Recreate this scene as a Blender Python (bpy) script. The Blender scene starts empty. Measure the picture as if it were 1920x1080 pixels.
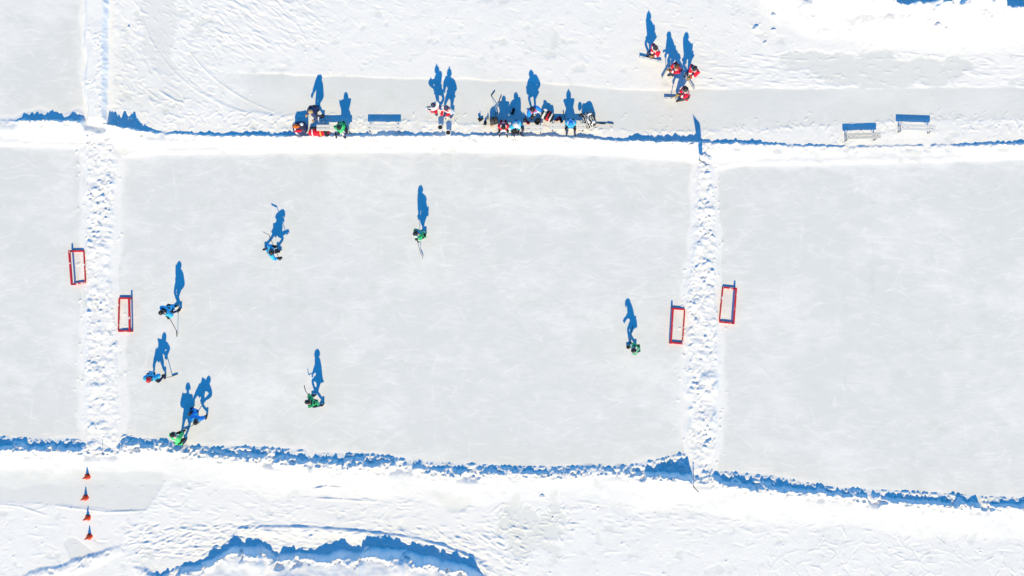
import bpy, bmesh, math, random
import numpy as np
from mathutils import Vector, Matrix

S = bpy.context.scene
COL = S.collection
rnd = random.Random(7)
RNG = np.random.default_rng(11)

# ------------------------------------------------------------------ camera, sky, sun, exposure
PXM = 37.65                      # photo pixels per metre on the ice
CAM_H = 34.0                     # drone height
SUN_EL = math.radians(37.0)

cd = bpy.data.cameras.new('drone_camera')
cam = bpy.data.objects.new('drone_camera', cd)
COL.objects.link(cam)
cam.location = (0, 0, CAM_H)
cam.rotation_euler = (0, 0, 0)
cd.sensor_width = 36.0
cd.lens = 18.0 / (25.5 / CAM_H)
cd.clip_start = 0.5
cd.clip_end = 6000
S.camera = cam

W = bpy.data.worlds.new('World')
S.world = W
W.use_nodes = True
wn = W.node_tree
sky = wn.nodes.new('ShaderNodeTexSky')
sky.sky_type = 'NISHITA'
sky.sun_disc = False
sky.sun_elevation = SUN_EL
sky.sun_rotation = math.radians(180)     # sun in the south (-Y)
sky.altitude = 0
sky.air_density = 0.5
sky.dust_density = 0.0
sky.ozone_density = 10.0
deep = wn.nodes.new('ShaderNodeMix')            # the photograph's clear, deep blue sky: the same tint all over
deep.data_type = 'RGBA'; deep.blend_type = 'MULTIPLY'; deep.inputs[0].default_value = 1.0
deep.inputs[7].default_value = (0.18, 1.0, 1.0, 1)
wn.links.new(sky.outputs[0], deep.inputs[6])
wn.links.new(deep.outputs[2], wn.nodes['Background'].inputs[0])
wn.nodes['Background'].inputs[1].default_value = 0.15

sd = bpy.data.lights.new('sun', 'SUN')
sd.energy = 2.7
sd.angle = math.radians(0.7)
sd.color = (1.0, 0.81, 0.44)
sun = bpy.data.objects.new('sun', sd)
COL.objects.link(sun)
sun.location = (0, -30, 30)
sun.rotation_euler = (math.radians(90) - SUN_EL, 0, 0)   # light travels north and down

S.view_settings.view_transform = 'Standard'
S.view_settings.look = 'None'
S.view_settings.exposure = 0.97
S.view_settings.gamma = 1.0
S.view_settings.use_curve_mapping = False

# ------------------------------------------------------------------ helpers
def wx(px): return (px - 960.0) / PXM
def wy(py): return (540.0 - py) / PXM

def tag(o, label=None, cat=None, group=None, kind=None):
    if label: o['label'] = label
    if cat: o['category'] = cat
    if group: o['group'] = group
    if kind: o['kind'] = kind
    return o

def empty(name, loc=(0, 0, 0), rz=0.0):
    o = bpy.data.objects.new(name, None)
    o.empty_display_size = 0.1
    o.location = loc
    o.rotation_euler = (0, 0, rz)
    COL.objects.link(o)
    return o

def obj(name, data, parent=None, mat=None, matrix=None):
    o = bpy.data.objects.new(name, data)
    COL.objects.link(o)
    if parent: o.parent = parent
    if matrix is not None: o.matrix_local = matrix
    if mat is not None and len(data.materials) == 0: data.materials.append(mat)
    return o

def bm_mesh(name, bm, smooth=False):
    me = bpy.data.meshes.new(name)
    bmesh.ops.recalc_face_normals(bm, faces=bm.faces)
    bm.to_mesh(me)
    bm.free()
    if smooth:
        for p in me.polygons: p.use_smooth = True
    return me

def box(bm, c, s, rot=None, mi=0):
    M = Matrix.Translation(c) @ (rot.to_4x4() if rot else Matrix()) @ Matrix.Diagonal((s[0], s[1], s[2], 1))
    r = bmesh.ops.create_cube(bm, size=1.0, matrix=M)
    for v in r['verts']:
        for f in v.link_faces: f.material_index = mi
    return r['verts']

def frame_to(d):
    d = Vector(d).normalized()
    return d.to_track_quat('Z', 'Y').to_matrix()

def tube(bm, p0, p1, r0, r1=None, n=8, caps=True, mi=0):
    r1 = r0 if r1 is None else r1
    p0, p1 = Vector(p0), Vector(p1)
    R = frame_to(p1 - p0)
    a = [bm.verts.new(p0 + R @ Vector((r0 * math.cos(2 * math.pi * i / n), r0 * math.sin(2 * math.pi * i / n), 0))) for i in range(n)]
    b = [bm.verts.new(p1 + R @ Vector((r1 * math.cos(2 * math.pi * i / n), r1 * math.sin(2 * math.pi * i / n), 0))) for i in range(n)]
    fs = [bm.faces.new((a[i], a[(i + 1) % n], b[(i + 1) % n], b[i])) for i in range(n)]
    if caps:
        fs.append(bm.faces.new(a[::-1])); fs.append(bm.faces.new(b))
    for f in fs: f.material_index = mi

def hull(bm, pts, mi=0):
    vs = [bm.verts.new(p) for p in pts]
    r = bmesh.ops.convex_hull(bm, input=vs)
    for g in r['geom']:
        if isinstance(g, bmesh.types.BMFace): g.material_index = mi
    dead = [v for v in vs if v.is_valid and not v.link_faces]
    bmesh.ops.delete(bm, geom=dead, context='VERTS')

def lathe(bm, prof, n=20, mi=0, z0=0):
    rings = []
    for r, z in prof:
        rings.append([bm.verts.new((r * math.cos(2 * math.pi * i / n), r * math.sin(2 * math.pi * i / n), z + z0)) for i in range(n)])
    for a, b in zip(rings, rings[1:]):
        for i in range(n):
            f = bm.faces.new((a[i], a[(i + 1) % n], b[(i + 1) % n], b[i])); f.material_index = mi
    return rings

# ------------------------------------------------------------------ materials
def mat_plain(name, col, rough=0.75, var=0.18, scale=14.0, metal=0.0, bump=0.0, spec=0.3):
    m = bpy.data.materials.new(name)
    m.use_nodes = True
    nt = m.node_tree
    b = nt.nodes['Principled BSDF']
    tc = nt.nodes.new('ShaderNodeTexCoord')
    nz = nt.nodes.new('ShaderNodeTexNoise')
    nz.inputs['Scale'].default_value = scale
    nz.inputs['Detail'].default_value = 4
    nt.links.new(tc.outputs['Object'], nz.inputs['Vector'])
    mx = nt.nodes.new('ShaderNodeMix'); mx.data_type = 'RGBA'
    mx.inputs[6].default_value = tuple(c * (1 - var) for c in col) + (1,)
    mx.inputs[7].default_value = tuple(min(1, c * (1 + var)) for c in col) + (1,)
    nt.links.new(nz.outputs['Fac'], mx.inputs[0])
    nt.links.new(mx.outputs[2], b.inputs['Base Color'])
    b.inputs['Roughness'].default_value = rough
    b.inputs['Metallic'].default_value = metal
    b.inputs['Specular IOR Level'].default_value = spec
    if bump:
        bp = nt.nodes.new('ShaderNodeBump'); bp.inputs['Strength'].default_value = bump
        bp.inputs['Distance'].default_value = 0.02
        nt.links.new(nz.outputs['Fac'], bp.inputs['Height'])
        nt.links.new(bp.outputs['Normal'], b.inputs['Normal'])
    return m

M = {}
M['blue'] = mat_plain('cloth_light_blue', (0.05, 0.48, 0.93), var=0.35, bump=0.6)
M['royal'] = mat_plain('cloth_royal_blue', (0.015, 0.26, 0.85), var=0.3, bump=0.6)
M['green'] = mat_plain('cloth_green', (0.02, 0.42, 0.14), var=0.35, bump=0.6)
M['lime'] = mat_plain('cloth_bright_green', (0.09, 0.72, 0.20), var=0.25, bump=0.6)
M['red'] = mat_plain('cloth_red', (0.68, 0.010, 0.04), var=0.3, bump=0.6)
M['white'] = mat_plain('cloth_white', (0.78, 0.78, 0.78), var=0.12, bump=0.5)
M['navy'] = mat_plain('cloth_navy', (0.035, 0.045, 0.13), var=0.3, bump=0.5)
M['black'] = mat_plain('cloth_black', (0.018, 0.018, 0.022), var=0.3, bump=0.4)
M['grey'] = mat_plain('cloth_dark_grey', (0.06, 0.06, 0.07), var=0.3, bump=0.5)
M['tan'] = mat_plain('leather_tan', (0.42, 0.26, 0.10), var=0.3)
M['orange'] = mat_plain('cloth_orange', (0.75, 0.16, 0.02), var=0.25)
M['skin'] = mat_plain('skin', (0.55, 0.33, 0.24), rough=0.6, var=0.08)
M['hair_brown'] = mat_plain('hair_brown', (0.14, 0.07, 0.03), var=0.4, scale=60)
M['hair_blond'] = mat_plain('hair_blond', (0.50, 0.33, 0.16), var=0.35, scale=60)
M['hair_dark'] = mat_plain('hair_dark', (0.025, 0.018, 0.015), var=0.4, scale=60)
M['helm_black'] = mat_plain('helmet_black', (0.012, 0.012, 0.016), rough=0.35, var=0.1, spec=0.5)
M['helm_red'] = mat_plain('helmet_red', (0.62, 0.015, 0.03), rough=0.35, var=0.1, spec=0.5)
M['helm_white'] = mat_plain('helmet_white', (0.8, 0.8, 0.8), rough=0.35, var=0.05, spec=0.5)
M['helm_navy'] = mat_plain('helmet_navy', (0.015, 0.02, 0.07), rough=0.35, var=0.1, spec=0.5)
M['visor'] = mat_plain('visor_clear', (0.35, 0.38, 0.42), rough=0.1, var=0.05, spec=0.7)
M['steel'] = mat_plain('steel', (0.6, 0.62, 0.65), rough=0.3, var=0.1, metal=0.9)
M['shaft'] = mat_plain('stick_shaft_dark', (0.03, 0.03, 0.035), rough=0.4, var=0.3)
M['shaft_light'] = mat_plain('stick_shaft_wood', (0.55, 0.42, 0.28), rough=0.5, var=0.2)
M['shaft_white'] = mat_plain('stick_shaft_white', (0.7, 0.7, 0.72), rough=0.4, var=0.1)
M['tape'] = mat_plain('blade_tape', (0.015, 0.015, 0.018), rough=0.9, var=0.2)
M['cone'] = mat_plain('cone_orange_red', (0.92, 0.075, 0.015), rough=0.5, var=0.15, scale=8)
M['cone_base'] = mat_plain('cone_base_rubber', (0.85, 0.07, 0.02), rough=0.7, var=0.2)
M['alu'] = mat_plain('aluminium_scraper', (0.48, 0.50, 0.56), rough=0.45, var=0.12, metal=0.3)
M['yellow'] = mat_plain('handle_yellow', (0.75, 0.52, 0.06), rough=0.5, var=0.15)
M['bucket'] = mat_plain('bucket_white_plastic', (0.82, 0.82, 0.82), rough=0.4, var=0.05)
M['dark'] = mat_plain('dark_interior', (0.022, 0.02, 0.02), rough=0.8, var=0.3)
M['bench_white'] = mat_plain('frosted_plank', (0.74, 0.73, 0.72), rough=0.85, var=0.14, scale=9, bump=0.3)
M['bench_grey'] = mat_plain('weathered_plank', (0.58, 0.57, 0.55), rough=0.85, var=0.18, scale=9, bump=0.3)
M['bench_pale'] = mat_plain('pale_grey_plank', (0.70, 0.70, 0.72), rough=0.85, var=0.12, scale=9, bump=0.3)
M['bench_leg'] = mat_plain('bench_leg_metal', (0.10, 0.10, 0.11), rough=0.6, var=0.25)
def mat_pattern():
    m = mat_plain('black_and_white_pattern', (0.02, 0.02, 0.022))
    nt = m.node_tree; b = nt.nodes['Principled BSDF']
    tc = nt.nodes.new('ShaderNodeTexCoord'); w = nt.nodes.new('ShaderNodeTexWave'); w.inputs['Scale'].default_value = 2.6; w.inputs['Distortion'].default_value = 9; w.inputs['Detail Scale'].default_value = 1.6
    nt.links.new(tc.outputs['Object'], w.inputs['Vector'])
    r = nt.nodes.new('ShaderNodeValToRGB'); r.color_ramp.interpolation = 'CONSTANT'
    r.color_ramp.elements[0].color = (0.02, 0.02, 0.022, 1); r.color_ramp.elements[1].position = 0.66; r.color_ramp.elements[1].color = (0.7, 0.7, 0.7, 1)
    nt.links.new(w.outputs['Fac'], r.inputs[0]); nt.links.new(r.outputs[0], b.inputs['Base Color'])
    return m
M['pattern'] = mat_pattern()
M['flag_red'] = mat_plain('flag_red', (0.7, 0.03, 0.05), var=0.1)
M['flag_blue'] = mat_plain('flag_blue', (0.02, 0.10, 0.45), var=0.15)
M['flag_white'] = mat_plain('flag_white', (0.8, 0.8, 0.82), var=0.06)

def mat_goal():
    """red painted timber, patches of snow and frost lying on the faces that look up"""
    m = bpy.data.materials.new('red_painted_timber_with_snow')
    m.use_nodes = True
    nt = m.node_tree; b = nt.nodes['Principled BSDF']
    geo = nt.nodes.new('ShaderNodeNewGeometry')
    nz = nt.nodes.new('ShaderNodeTexNoise'); nz.inputs['Scale'].default_value = 4.5; nz.inputs['Detail'].default_value = 5
    nt.links.new(geo.outputs['Position'], nz.inputs['Vector'])
    n2 = nt.nodes.new('ShaderNodeTexNoise'); n2.inputs['Scale'].default_value = 30
    nt.links.new(geo.outputs['Position'], n2.inputs['Vector'])
    col = nt.nodes.new('ShaderNodeMix'); col.data_type = 'RGBA'
    col.inputs[6].default_value = (0.50, 0.006, 0.022, 1); col.inputs[7].default_value = (0.68, 0.012, 0.04, 1)
    nt.links.new(n2.outputs['Fac'], col.inputs[0])
    sep = nt.nodes.new('ShaderNodeSeparateXYZ'); nt.links.new(geo.outputs['True Normal'], sep.inputs[0])
    up = nt.nodes.new('ShaderNodeMath'); up.operation = 'GREATER_THAN'; up.inputs[1].default_value = 0.7
    nt.links.new(sep.outputs['Z'], up.inputs[0])
    ramp = nt.nodes.new('ShaderNodeValToRGB')
    ramp.color_ramp.elements[0].position = 0.60; ramp.color_ramp.elements[1].position = 0.66
    nt.links.new(nz.outputs['Fac'], ramp.inputs[0])
    mul = nt.nodes.new('ShaderNodeMath'); mul.operation = 'MULTIPLY'
    nt.links.new(up.outputs[0], mul.inputs[0]); nt.links.new(ramp.outputs[0], mul.inputs[1])
    mx = nt.nodes.new('ShaderNodeMix'); mx.data_type = 'RGBA'
    nt.links.new(mul.outputs[0], mx.inputs[0]); nt.links.new(col.outputs[2], mx.inputs[6])
    mx.inputs[7].default_value = (0.85, 0.85, 0.86, 1)
    nt.links.new(mx.outputs[2], b.inputs['Base Color'])
    b.inputs['Roughness'].default_value = 0.6
    return m
M['goal'] = mat_goal()

def mat_snow_ice():
    m = bpy.data.materials.new('snow_and_ice')
    m.use_nodes = True
    nt = m.node_tree; b = nt.nodes['Principled BSDF']
    geo = nt.nodes.new('ShaderNodeNewGeometry')
    at = nt.nodes.new('ShaderNodeAttribute'); at.attribute_name = 'snow_cover'
    tint = nt.nodes.new('ShaderNodeAttribute'); tint.attribute_name = 'ice_tint'
    mp = nt.nodes.new('ShaderNodeMapping'); mp.inputs['Scale'].default_value = (0.8, 3.2, 1); mp.inputs['Rotation'].default_value = (0, 0, 0.12)
    nt.links.new(geo.outputs['Position'], mp.inputs['Vector'])
    n1 = nt.nodes.new('ShaderNodeTexNoise'); n1.inputs['Scale'].default_value = 2.2; n1.inputs['Detail'].default_value = 8; n1.inputs['Roughness'].default_value = 0.72
    nt.links.new(mp.outputs[0], n1.inputs['Vector'])
    add = nt.nodes.new('ShaderNodeMath'); add.operation = 'MULTIPLY_ADD'
    add.inputs[1].default_value = 0.9; add.inputs[2].default_value = -0.45
    nt.links.new(n1.outputs['Fac'], add.inputs[0])
    s = nt.nodes.new('ShaderNodeMath'); s.operation = 'ADD'; s.use_clamp = True
    nt.links.new(at.outputs['Fac'], s.inputs[0]); nt.links.new(add.outputs[0], s.inputs[1])
    ice = nt.nodes.new('ShaderNodeMix'); ice.data_type = 'RGBA'
    ice.inputs[6].default_value = (0.722, 0.736, 0.740, 1)
    ice.inputs[7].default_value = (0.690, 0.715, 0.700, 1)
    nt.links.new(tint.outputs['Fac'], ice.inputs[0])
    mx = nt.nodes.new('ShaderNodeMix'); mx.data_type = 'RGBA'
    nt.links.new(s.outputs[0], mx.inputs[0])
    nt.links.new(ice.outputs[2], mx.inputs[6])
    mx.inputs[7].default_value = (0.865, 0.862, 0.866, 1)
    nt.links.new(mx.outputs[2], b.inputs['Base Color'])
    rr = nt.nodes.new('ShaderNodeMapRange'); rr.inputs[3].default_value = 0.55; rr.inputs[4].default_value = 0.95
    nt.links.new(s.outputs[0], rr.inputs[0]); nt.links.new(rr.outputs[0], b.inputs['Roughness'])
    b.inputs['Specular IOR Level'].default_value = 0.12
    nb = nt.nodes.new('ShaderNodeTexNoise'); nb.inputs['Scale'].default_value = 9; nb.inputs['Detail'].default_value = 5
    nt.links.new(geo.outputs['Position'], nb.inputs['Vector'])
    bp = nt.nodes.new('ShaderNodeBump'); bp.inputs['Strength'].default_value = 0.35; bp.inputs['Distance'].default_value = 0.03
    nt.links.new(nb.outputs['Fac'], bp.inputs['Height'])
    bs = nt.nodes.new('ShaderNodeMath'); bs.operation = 'MULTIPLY'; bs.inputs[1].default_value = 0.35
    nt.links.new(at.outputs['Fac'], bs.inputs[0]); nt.links.new(bs.outputs[0], bp.inputs['Strength'])
    nt.links.new(bp.outputs['Normal'], b.inputs['Normal'])
    return m
M['snow'] = mat_snow_ice()

# ------------------------------------------------------------------ terrain: one height field, cut into ice and snow pieces
STEP = 1.7
gx = np.arange(-130, 2050.1, STEP)
gy = np.arange(-130, 1210.1, STEP)
GX, GY = np.meshgrid(gx, gy)
NY, NX = GX.shape

def vnoise(x, y, seed):
    tab = np.random.default_rng(seed).random((256, 256)).astype(np.float32)
    xi = np.floor(x).astype(np.int64); yi = np.floor(y).astype(np.int64)
    fx = (x - xi).astype(np.float32); fy = (y - yi).astype(np.float32)
    fx = fx * fx * (3 - 2 * fx); fy = fy * fy * (3 - 2 * fy)
    x0 = xi & 255; x1 = (xi + 1) & 255; y0 = yi & 255; y1 = (yi + 1) & 255
    a = tab[y0, x0]; b = tab[y0, x1]; c = tab[y1, x0]; d = tab[y1, x1]
    return (a + (b - a) * fx) * (1 - fy) + (c + (d - c) * fx) * fy

def fbm(scale, seed, octv=4, ang=0.0, stretch=1.0, x=None, y=None, gain=0.5):
    x = GX if x is None else x; y = GY if y is None else y
    c, s = math.cos(ang), math.sin(ang)
    u = (x * c + y * s) / (scale * stretch); v = (-x * s + y * c) / scale
    t = 0; a = 1.0; tot = 0
    for k in range(octv):
        t = t + a * vnoise(u * 2 ** k + 17.3 * k, v * 2 ** k + 5.1 * k, seed + k); tot += a; a *= gain
    return t / tot * 2 - 1            # about -1..1

def clods(cell, seed, density=0.7, rmin=0.3, rmax=0.75, stretch=1.0):
    """rounded lumps of snow scattered on a jittered grid, value = dome height 0..1"""
    r = np.random.default_rng(seed)
    jx = r.random((256, 256)); jy = r.random((256, 256)); rad = rmin + (rmax - rmin) * r.random((256, 256)) ** 1.5
    on = r.random((256, 256)) < density; hh = 0.35 + 0.65 * r.random((256, 256)); ang = r.random((256, 256)) * math.pi
    wob = 0.22 * fbm(cell * 0.45, seed + 90, 2)
    u = GX / cell + wob; v = GY / cell + wob[::-1, ::-1]
    xi = np.floor(u).astype(int); yi = np.floor(v).astype(int)
    out = np.zeros_like(GX, dtype=np.float32)
    for dx in (-1, 0, 1):
        for dy in (-1, 0, 1):
            cx = (xi + dx) & 255; cy = (yi + dy) & 255
            ex = u - (xi + dx + jx[cy, cx]); ey = v - (yi + dy + jy[cy, cx])
            ca, sa = np.cos(ang[cy, cx]), np.sin(ang[cy, cx])
            p = ex * ca + ey * sa; q = -ex * sa + ey * ca
            d = np.sqrt(p * p * 0.7 + q * q * 1.5) / rad[cy, cx]
            h = np.where(on[cy, cx], hh[cy, cx] * np.clip(1 - d ** 2.2, 0, None) ** 0.6, 0)
            out = np.maximum(out, h)
    return out

def ss(a, b, x):
    t = np.clip((x - a) / (b - a), 0, 1)
    return t * t * (3 - 2 * t)

def lin(pts, x):
    p = np.array(pts, float)
    return np.interp(x, p[:, 0], p[:, 1])

def inpoly(pts):
    inside = np.zeros(GX.shape, bool)
    n = len(pts)
    for i in range(n):
        x0, y0 = pts[i]; x1, y1 = pts[(i + 1) % n]
        if y0 == y1: continue
        c = ((y0 > GY) != (y1 > GY)) & (GX < (x1 - x0) * (GY - y0) / (y1 - y0) + x0)
        inside ^= c
    return inside.astype(np.float32)

def blur(a, n, it=2):
    for _ in range(it):
        for ax in (0, 1):
            p = np.pad(a, [(n, n) if k == ax else (0, 0) for k in (0, 1)], mode='edge')
            c = np.cumsum(p, axis=ax)
            c = np.concatenate([np.zeros_like(np.take(c, [0], ax)), c], axis=ax)
            L = a.shape[ax]
            a = (np.take(c, range(2 * n + 1, 2 * n + 1 + L), ax) - np.take(c, range(0, L), ax)) / (2 * n + 1)
    return a

def soft(pts, n=6, jit=0.25, seed=0, scale=30):
    m = blur(inpoly(pts), n)
    return ss(0.3, 0.7, m + jit * fbm(scale, 900 + seed, 4))

def strokes(field, segs):
    """add thin marks to a field: (x0, y0, x1, y1, half width px, amount)"""
    for x0, y0, x1, y1, w, a in segs:
        r = 2.5 * w + STEP
        i0 = max(0, int((min(x0, x1) - r - gx[0]) / STEP)); i1 = min(NX, int((max(x0, x1) + r - gx[0]) / STEP) + 2)
        j0 = max(0, int((min(y0, y1) - r - gy[0]) / STEP)); j1 = min(NY, int((max(y0, y1) + r - gy[0]) / STEP) + 2)
        if i1 <= i0 or j1 <= j0: continue
        X = GX[j0:j1, i0:i1]; Y = GY[j0:j1, i0:i1]
        dx, dy = x1 - x0, y1 - y0; L2 = dx * dx + dy * dy + 1e-6
        t = np.clip(((X - x0) * dx + (Y - y0) * dy) / L2, 0, 1)
        d2 = (X - x0 - t * dx) ** 2 + (Y - y0 - t * dy) ** 2
        field[j0:j1, i0:i1] += a * np.exp(-d2 / (w * w)) * (0.35 + 0.65 * np.sin(np.pi * np.clip(t, 0.05, 0.95)))

def arc(cx, cy, r, a0, a1, w, a, n=8, ry=1.0):
    p = [(cx + r * math.cos(a0 + (a1 - a0) * k / n), cy + ry * r * math.sin(a0 + (a1 - a0) * k / n)) for k in range(n + 1)]
    return [(p[k][0], p[k][1], p[k + 1][0], p[k + 1][1], w, a) for k in range(n)]

jag = fbm(9, 1, 4)            # jagged edges of the banks
jag2 = fbm(28, 40, 4)
big = fbm(120, 60, 4)
fine = fbm(5, 80, 3)
lump = clods(11, 5, 0.75)
lump2 = clods(22, 6, 0.55)
lump3 = clods(7, 9, 0.8)

# --- the swept snow bank along the upper side
up_c = lin([(-130, 226), (0, 228), (100, 229), (160, 230), (205, 236), (240, 244), (270, 248), (300, 251), (400, 256), (560, 257), (800, 256),
            (1000, 256), (1100, 260), (1150, 265), (1250, 268), (1310, 269), (1400, 271), (1500, 275), (1600, 277), (1700, 275), (1800, 274), (1920, 271), (2050, 270)], GX)
up_s = lin([(-130, 8), (0, 3), (28, 4), (45, 15), (75, 23), (110, 14), (130, 18), (145, 24), (157, 18), (162, 1), (200, 1), (206, 22), (215, 30), (232, 26), (245, 28), (258, 22),
            (280, 12), (300, 8), (400, 9), (600, 11), (1000, 10), (1130, 8), (1180, 12), (1250, 17), (1305, 18), (1325, 9), (1360, 13), (1410, 13), (1440, 8),
            (1500, 6), (1600, 6), (1700, 4), (1760, 5), (1820, 8), (1920, 9), (2050, 9)], GX)
up_e = lin([(-130, 272), (0, 274), (150, 278), (235, 296), (300, 290), (500, 287), (800, 284), (1000, 287), (1150, 292), (1285, 302), (1350, 318), (1400, 312), (1500, 309), (1700, 306),
            (1850, 301), (1920, 299), (2050, 297)], GX)
# --- the lower bank: top edge of its shadow and the crest
lo_s = lin([(-130, 815), (0, 819), (60, 823), (150, 825), (165, 838), (215, 838), (232, 816), (300, 827), (345, 838), (400, 838), (480, 839), (575, 846), (583, 862), (590, 850), (700, 853), (760, 862),
            (800, 868), (880, 870), (960, 876), (1050, 876), (1120, 876), (1160, 877), (1200, 869), (1240, 861), (1275, 851), (1290, 852), (1298, 890), (1340, 890), (1346, 884), (1400, 889), (1450, 893),
            (1500, 904), (1560, 915), (1700, 922), (1800, 928), (1920, 935), (2050, 942)], GX)
lo_c = lin([(-130, 838), (0, 841), (80, 843), (150, 844), (165, 844), (215, 846), (232, 838), (300, 837), (345, 846), (400, 853), (480, 859), (580, 867), (700, 873), (760, 873), (800, 881),
            (880, 888), (960, 887), (1050, 889), (1120, 885), (1160, 882), (1200, 891), (1270, 893), (1295, 897), (1340, 902), (1346, 906), (1400, 913), (1450, 917), (1500, 921), (1560, 928),
            (1700, 941), (1800, 946), (1920, 951), (2050, 958)], GX)

def bank(crest, rise, wn, south_end, amp, south_h=0.0, gaps=1.0, power=1.4):
    """a bank with a steep, rough north face (wn px wide) and a long slope to the south"""
    c = crest + jag * 2.2
    d = GY - c
    calm = 1 - ss(2, 20, d)                       # the sunny side is smooth
    row = rise[0]; n = 35                         # evened-out height for the back of the bank
    even = np.convolve(np.pad(row, n, mode='edge'), np.ones(2 * n + 1) / (2 * n + 1), mode='valid')[None, :]
    h = calm * rise * gaps * (1 + amp * jag2 + 0.42 * jag + 0.22 * fine) + (1 - calm) * np.minimum(even, 0.3) * (1 + 0.3 * fbm(40, 61, 3) + 0.12 * jag2)
    north = ss(-wn, 0, d + 1.5 * fine)
    tt = np.clip(d / np.maximum(south_end - crest, 5), 0, 1)
    south = (1 - tt) ** power * (1 - 0.0 * tt) + south_h * tt * (1 - tt)
    return np.clip(h, 0, None) * np.where(d < 0, north, south)

K = 1 / (1.327 * PXM)         # metres of height per pixel of shadow
h_up = bank(up_c, up_s * K, 4.5, up_e, 0.35, 0.0, (0.95 + 0.5 * np.clip(fbm(26, 44, 4), -0.6, 1)) * (1 - 0.7 * ss(0.12, 0.4, fbm(20, 45, 3)) * ss(1340, 1450, GX)))
tall_up = np.clip((up_s - 12) / 12, 0, 1)
h_up += np.where((GY > up_c - 14) & (GY < up_c + 6), (0.15 + tall_up) * lump * 0.20 * ss(-14, -4, GY - up_c), 0)
gaps = 1 - 0.75 * ss(0.16, 0.4, fbm(24, 47, 3)) * (lo_c - lo_s < 24)
h_lo = bank(lo_c, np.clip(lo_c - lo_s, 3, None) * K * 0.74, 8 + 10 * ss(-0.3, 0.4, fbm(20, 49, 3)), lo_c + 95 + 18 * fbm(80, 63, 3), 0.34, 0.10, gaps, 2.0)
h_lo += np.where((GY > lo_s) & (GY < lo_c + 8), lump3 * 0.09 + 0.12 * lump * ss(-0.1, 0.4, fbm(50, 46, 3)) + 0.05 * fbm(6, 48, 3, 0.1, 3.0), 0)

# --- rough dividing banks of shovelled snow between the rinks
dl0 = lin([(-130, 160), (0, 160), (225, 160), (285, 152), (500, 158), (700, 157), (840, 156), (1210, 156)], GY) + 5 * jag2 + 5 * fbm(70, 145, 4)
dl1 = lin([(-130, 203), (0, 204), (228, 203), (260, 222), (285, 224), (400, 218), (520, 217), (640, 228), (760, 231), (840, 230), (1210, 230)], GY) + 4 * jag2 + 5 * fbm(70, 146, 4)
dr0 = lin([(-130, 1303), (280, 1303), (310, 1303), (400, 1296), (600, 1284), (800, 1283), (900, 1290), (1210, 1290)], GY) + 5 * jag2 + 5 * fbm(70, 147, 4)
dr1 = lin([(-130, 1340), (280, 1340), (310, 1342), (450, 1346), (600, 1350), (800, 1348), (900, 1343), (1210, 1343)], GY) + 4 * jag2 + 5 * fbm(70, 148, 4)
def strip(a, b, f):
    return ss(0, f, GX - a) * ss(0, f, b - GX)
mid = ss(225, 262, GY) * (1 - ss(838, 860, GY))
mid_r = ss(272, 292, GY) * (1 - ss(885, 915, GY))
busy = 0.25 + 0.75 * ss(-0.25, 0.35, fbm(34, 150, 4))
rough = 0.08 + 0.045 * fbm(36, 140, 3) + 0.11 * clods(11, 51, 0.30, 0.25, 0.62) * busy + 0.06 * clods(17, 53, 0.35, 0.2, 0.7) * ss(-0.2, 0.3, fbm(50, 54, 3)) + 0.08 * clods(6.5, 52, 0.34, 0.3, 0.6) * busy + 0.10 * lump2 * ss(0.1, 0.5, fbm(60, 155, 2)) + 0.03 * fbm(8, 158, 3, 0.15, 2.0)
rough = np.clip(rough, 0.0, None)
s_l = strip(dl0, dl1, 14) * mid
s_r = strip(dr0, dr1, 12) * mid_r
pit = ss(0.42, 0.6, fbm(14, 170, 3))
h_div = rough * np.maximum(s_l, s_r) * (1 - 0.6 * pit)
# upper part of the left divider: smoother, with a clean steep drop on its right
s_u = ss(0, 10, GX - dl0) * (1 - ss(196, 206.5, GX + 1.5 * jag + 3.5 * jag2)) * (1 - ss(222, 240, GY))
h_div = np.maximum(h_div, s_u * (0.27 + 0.03 * jag2 + 0.05 * lump3 * ss(0.1, 0.5, fbm(40, 175, 2))))
h_div += 0.05 * strip(203 + 0 * GX, 232 + 0 * GX, 10) * (1 - ss(215, 240, GY)) * (0.6 + jag2)

# (loose clods lie on the ice beside the strips)
# --- signed distances into the sheets of ice, px
e = 3.0 * jag2 + 1.5 * jag
d_main = np.minimum(np.minimum(GX - dl1 - 4, dr0 - 2 - GX), np.minimum(GY - up_e, lo_s - GY)) + e
d_left = np.minimum(np.minimum(dl0 - 2 - GX, GY - up_e), lo_s - GY) + e
d_right = np.minimum(np.minimum(GX - dr1 - 2, GY - up_e), lo_s - GY) + e
d_tl = np.minimum(dl0 - 3 - GX, up_c - up_s - 2 - GY) + e
d_ice = np.maximum(np.maximum(d_main, d_left), np.maximum(d_right, d_tl))

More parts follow.
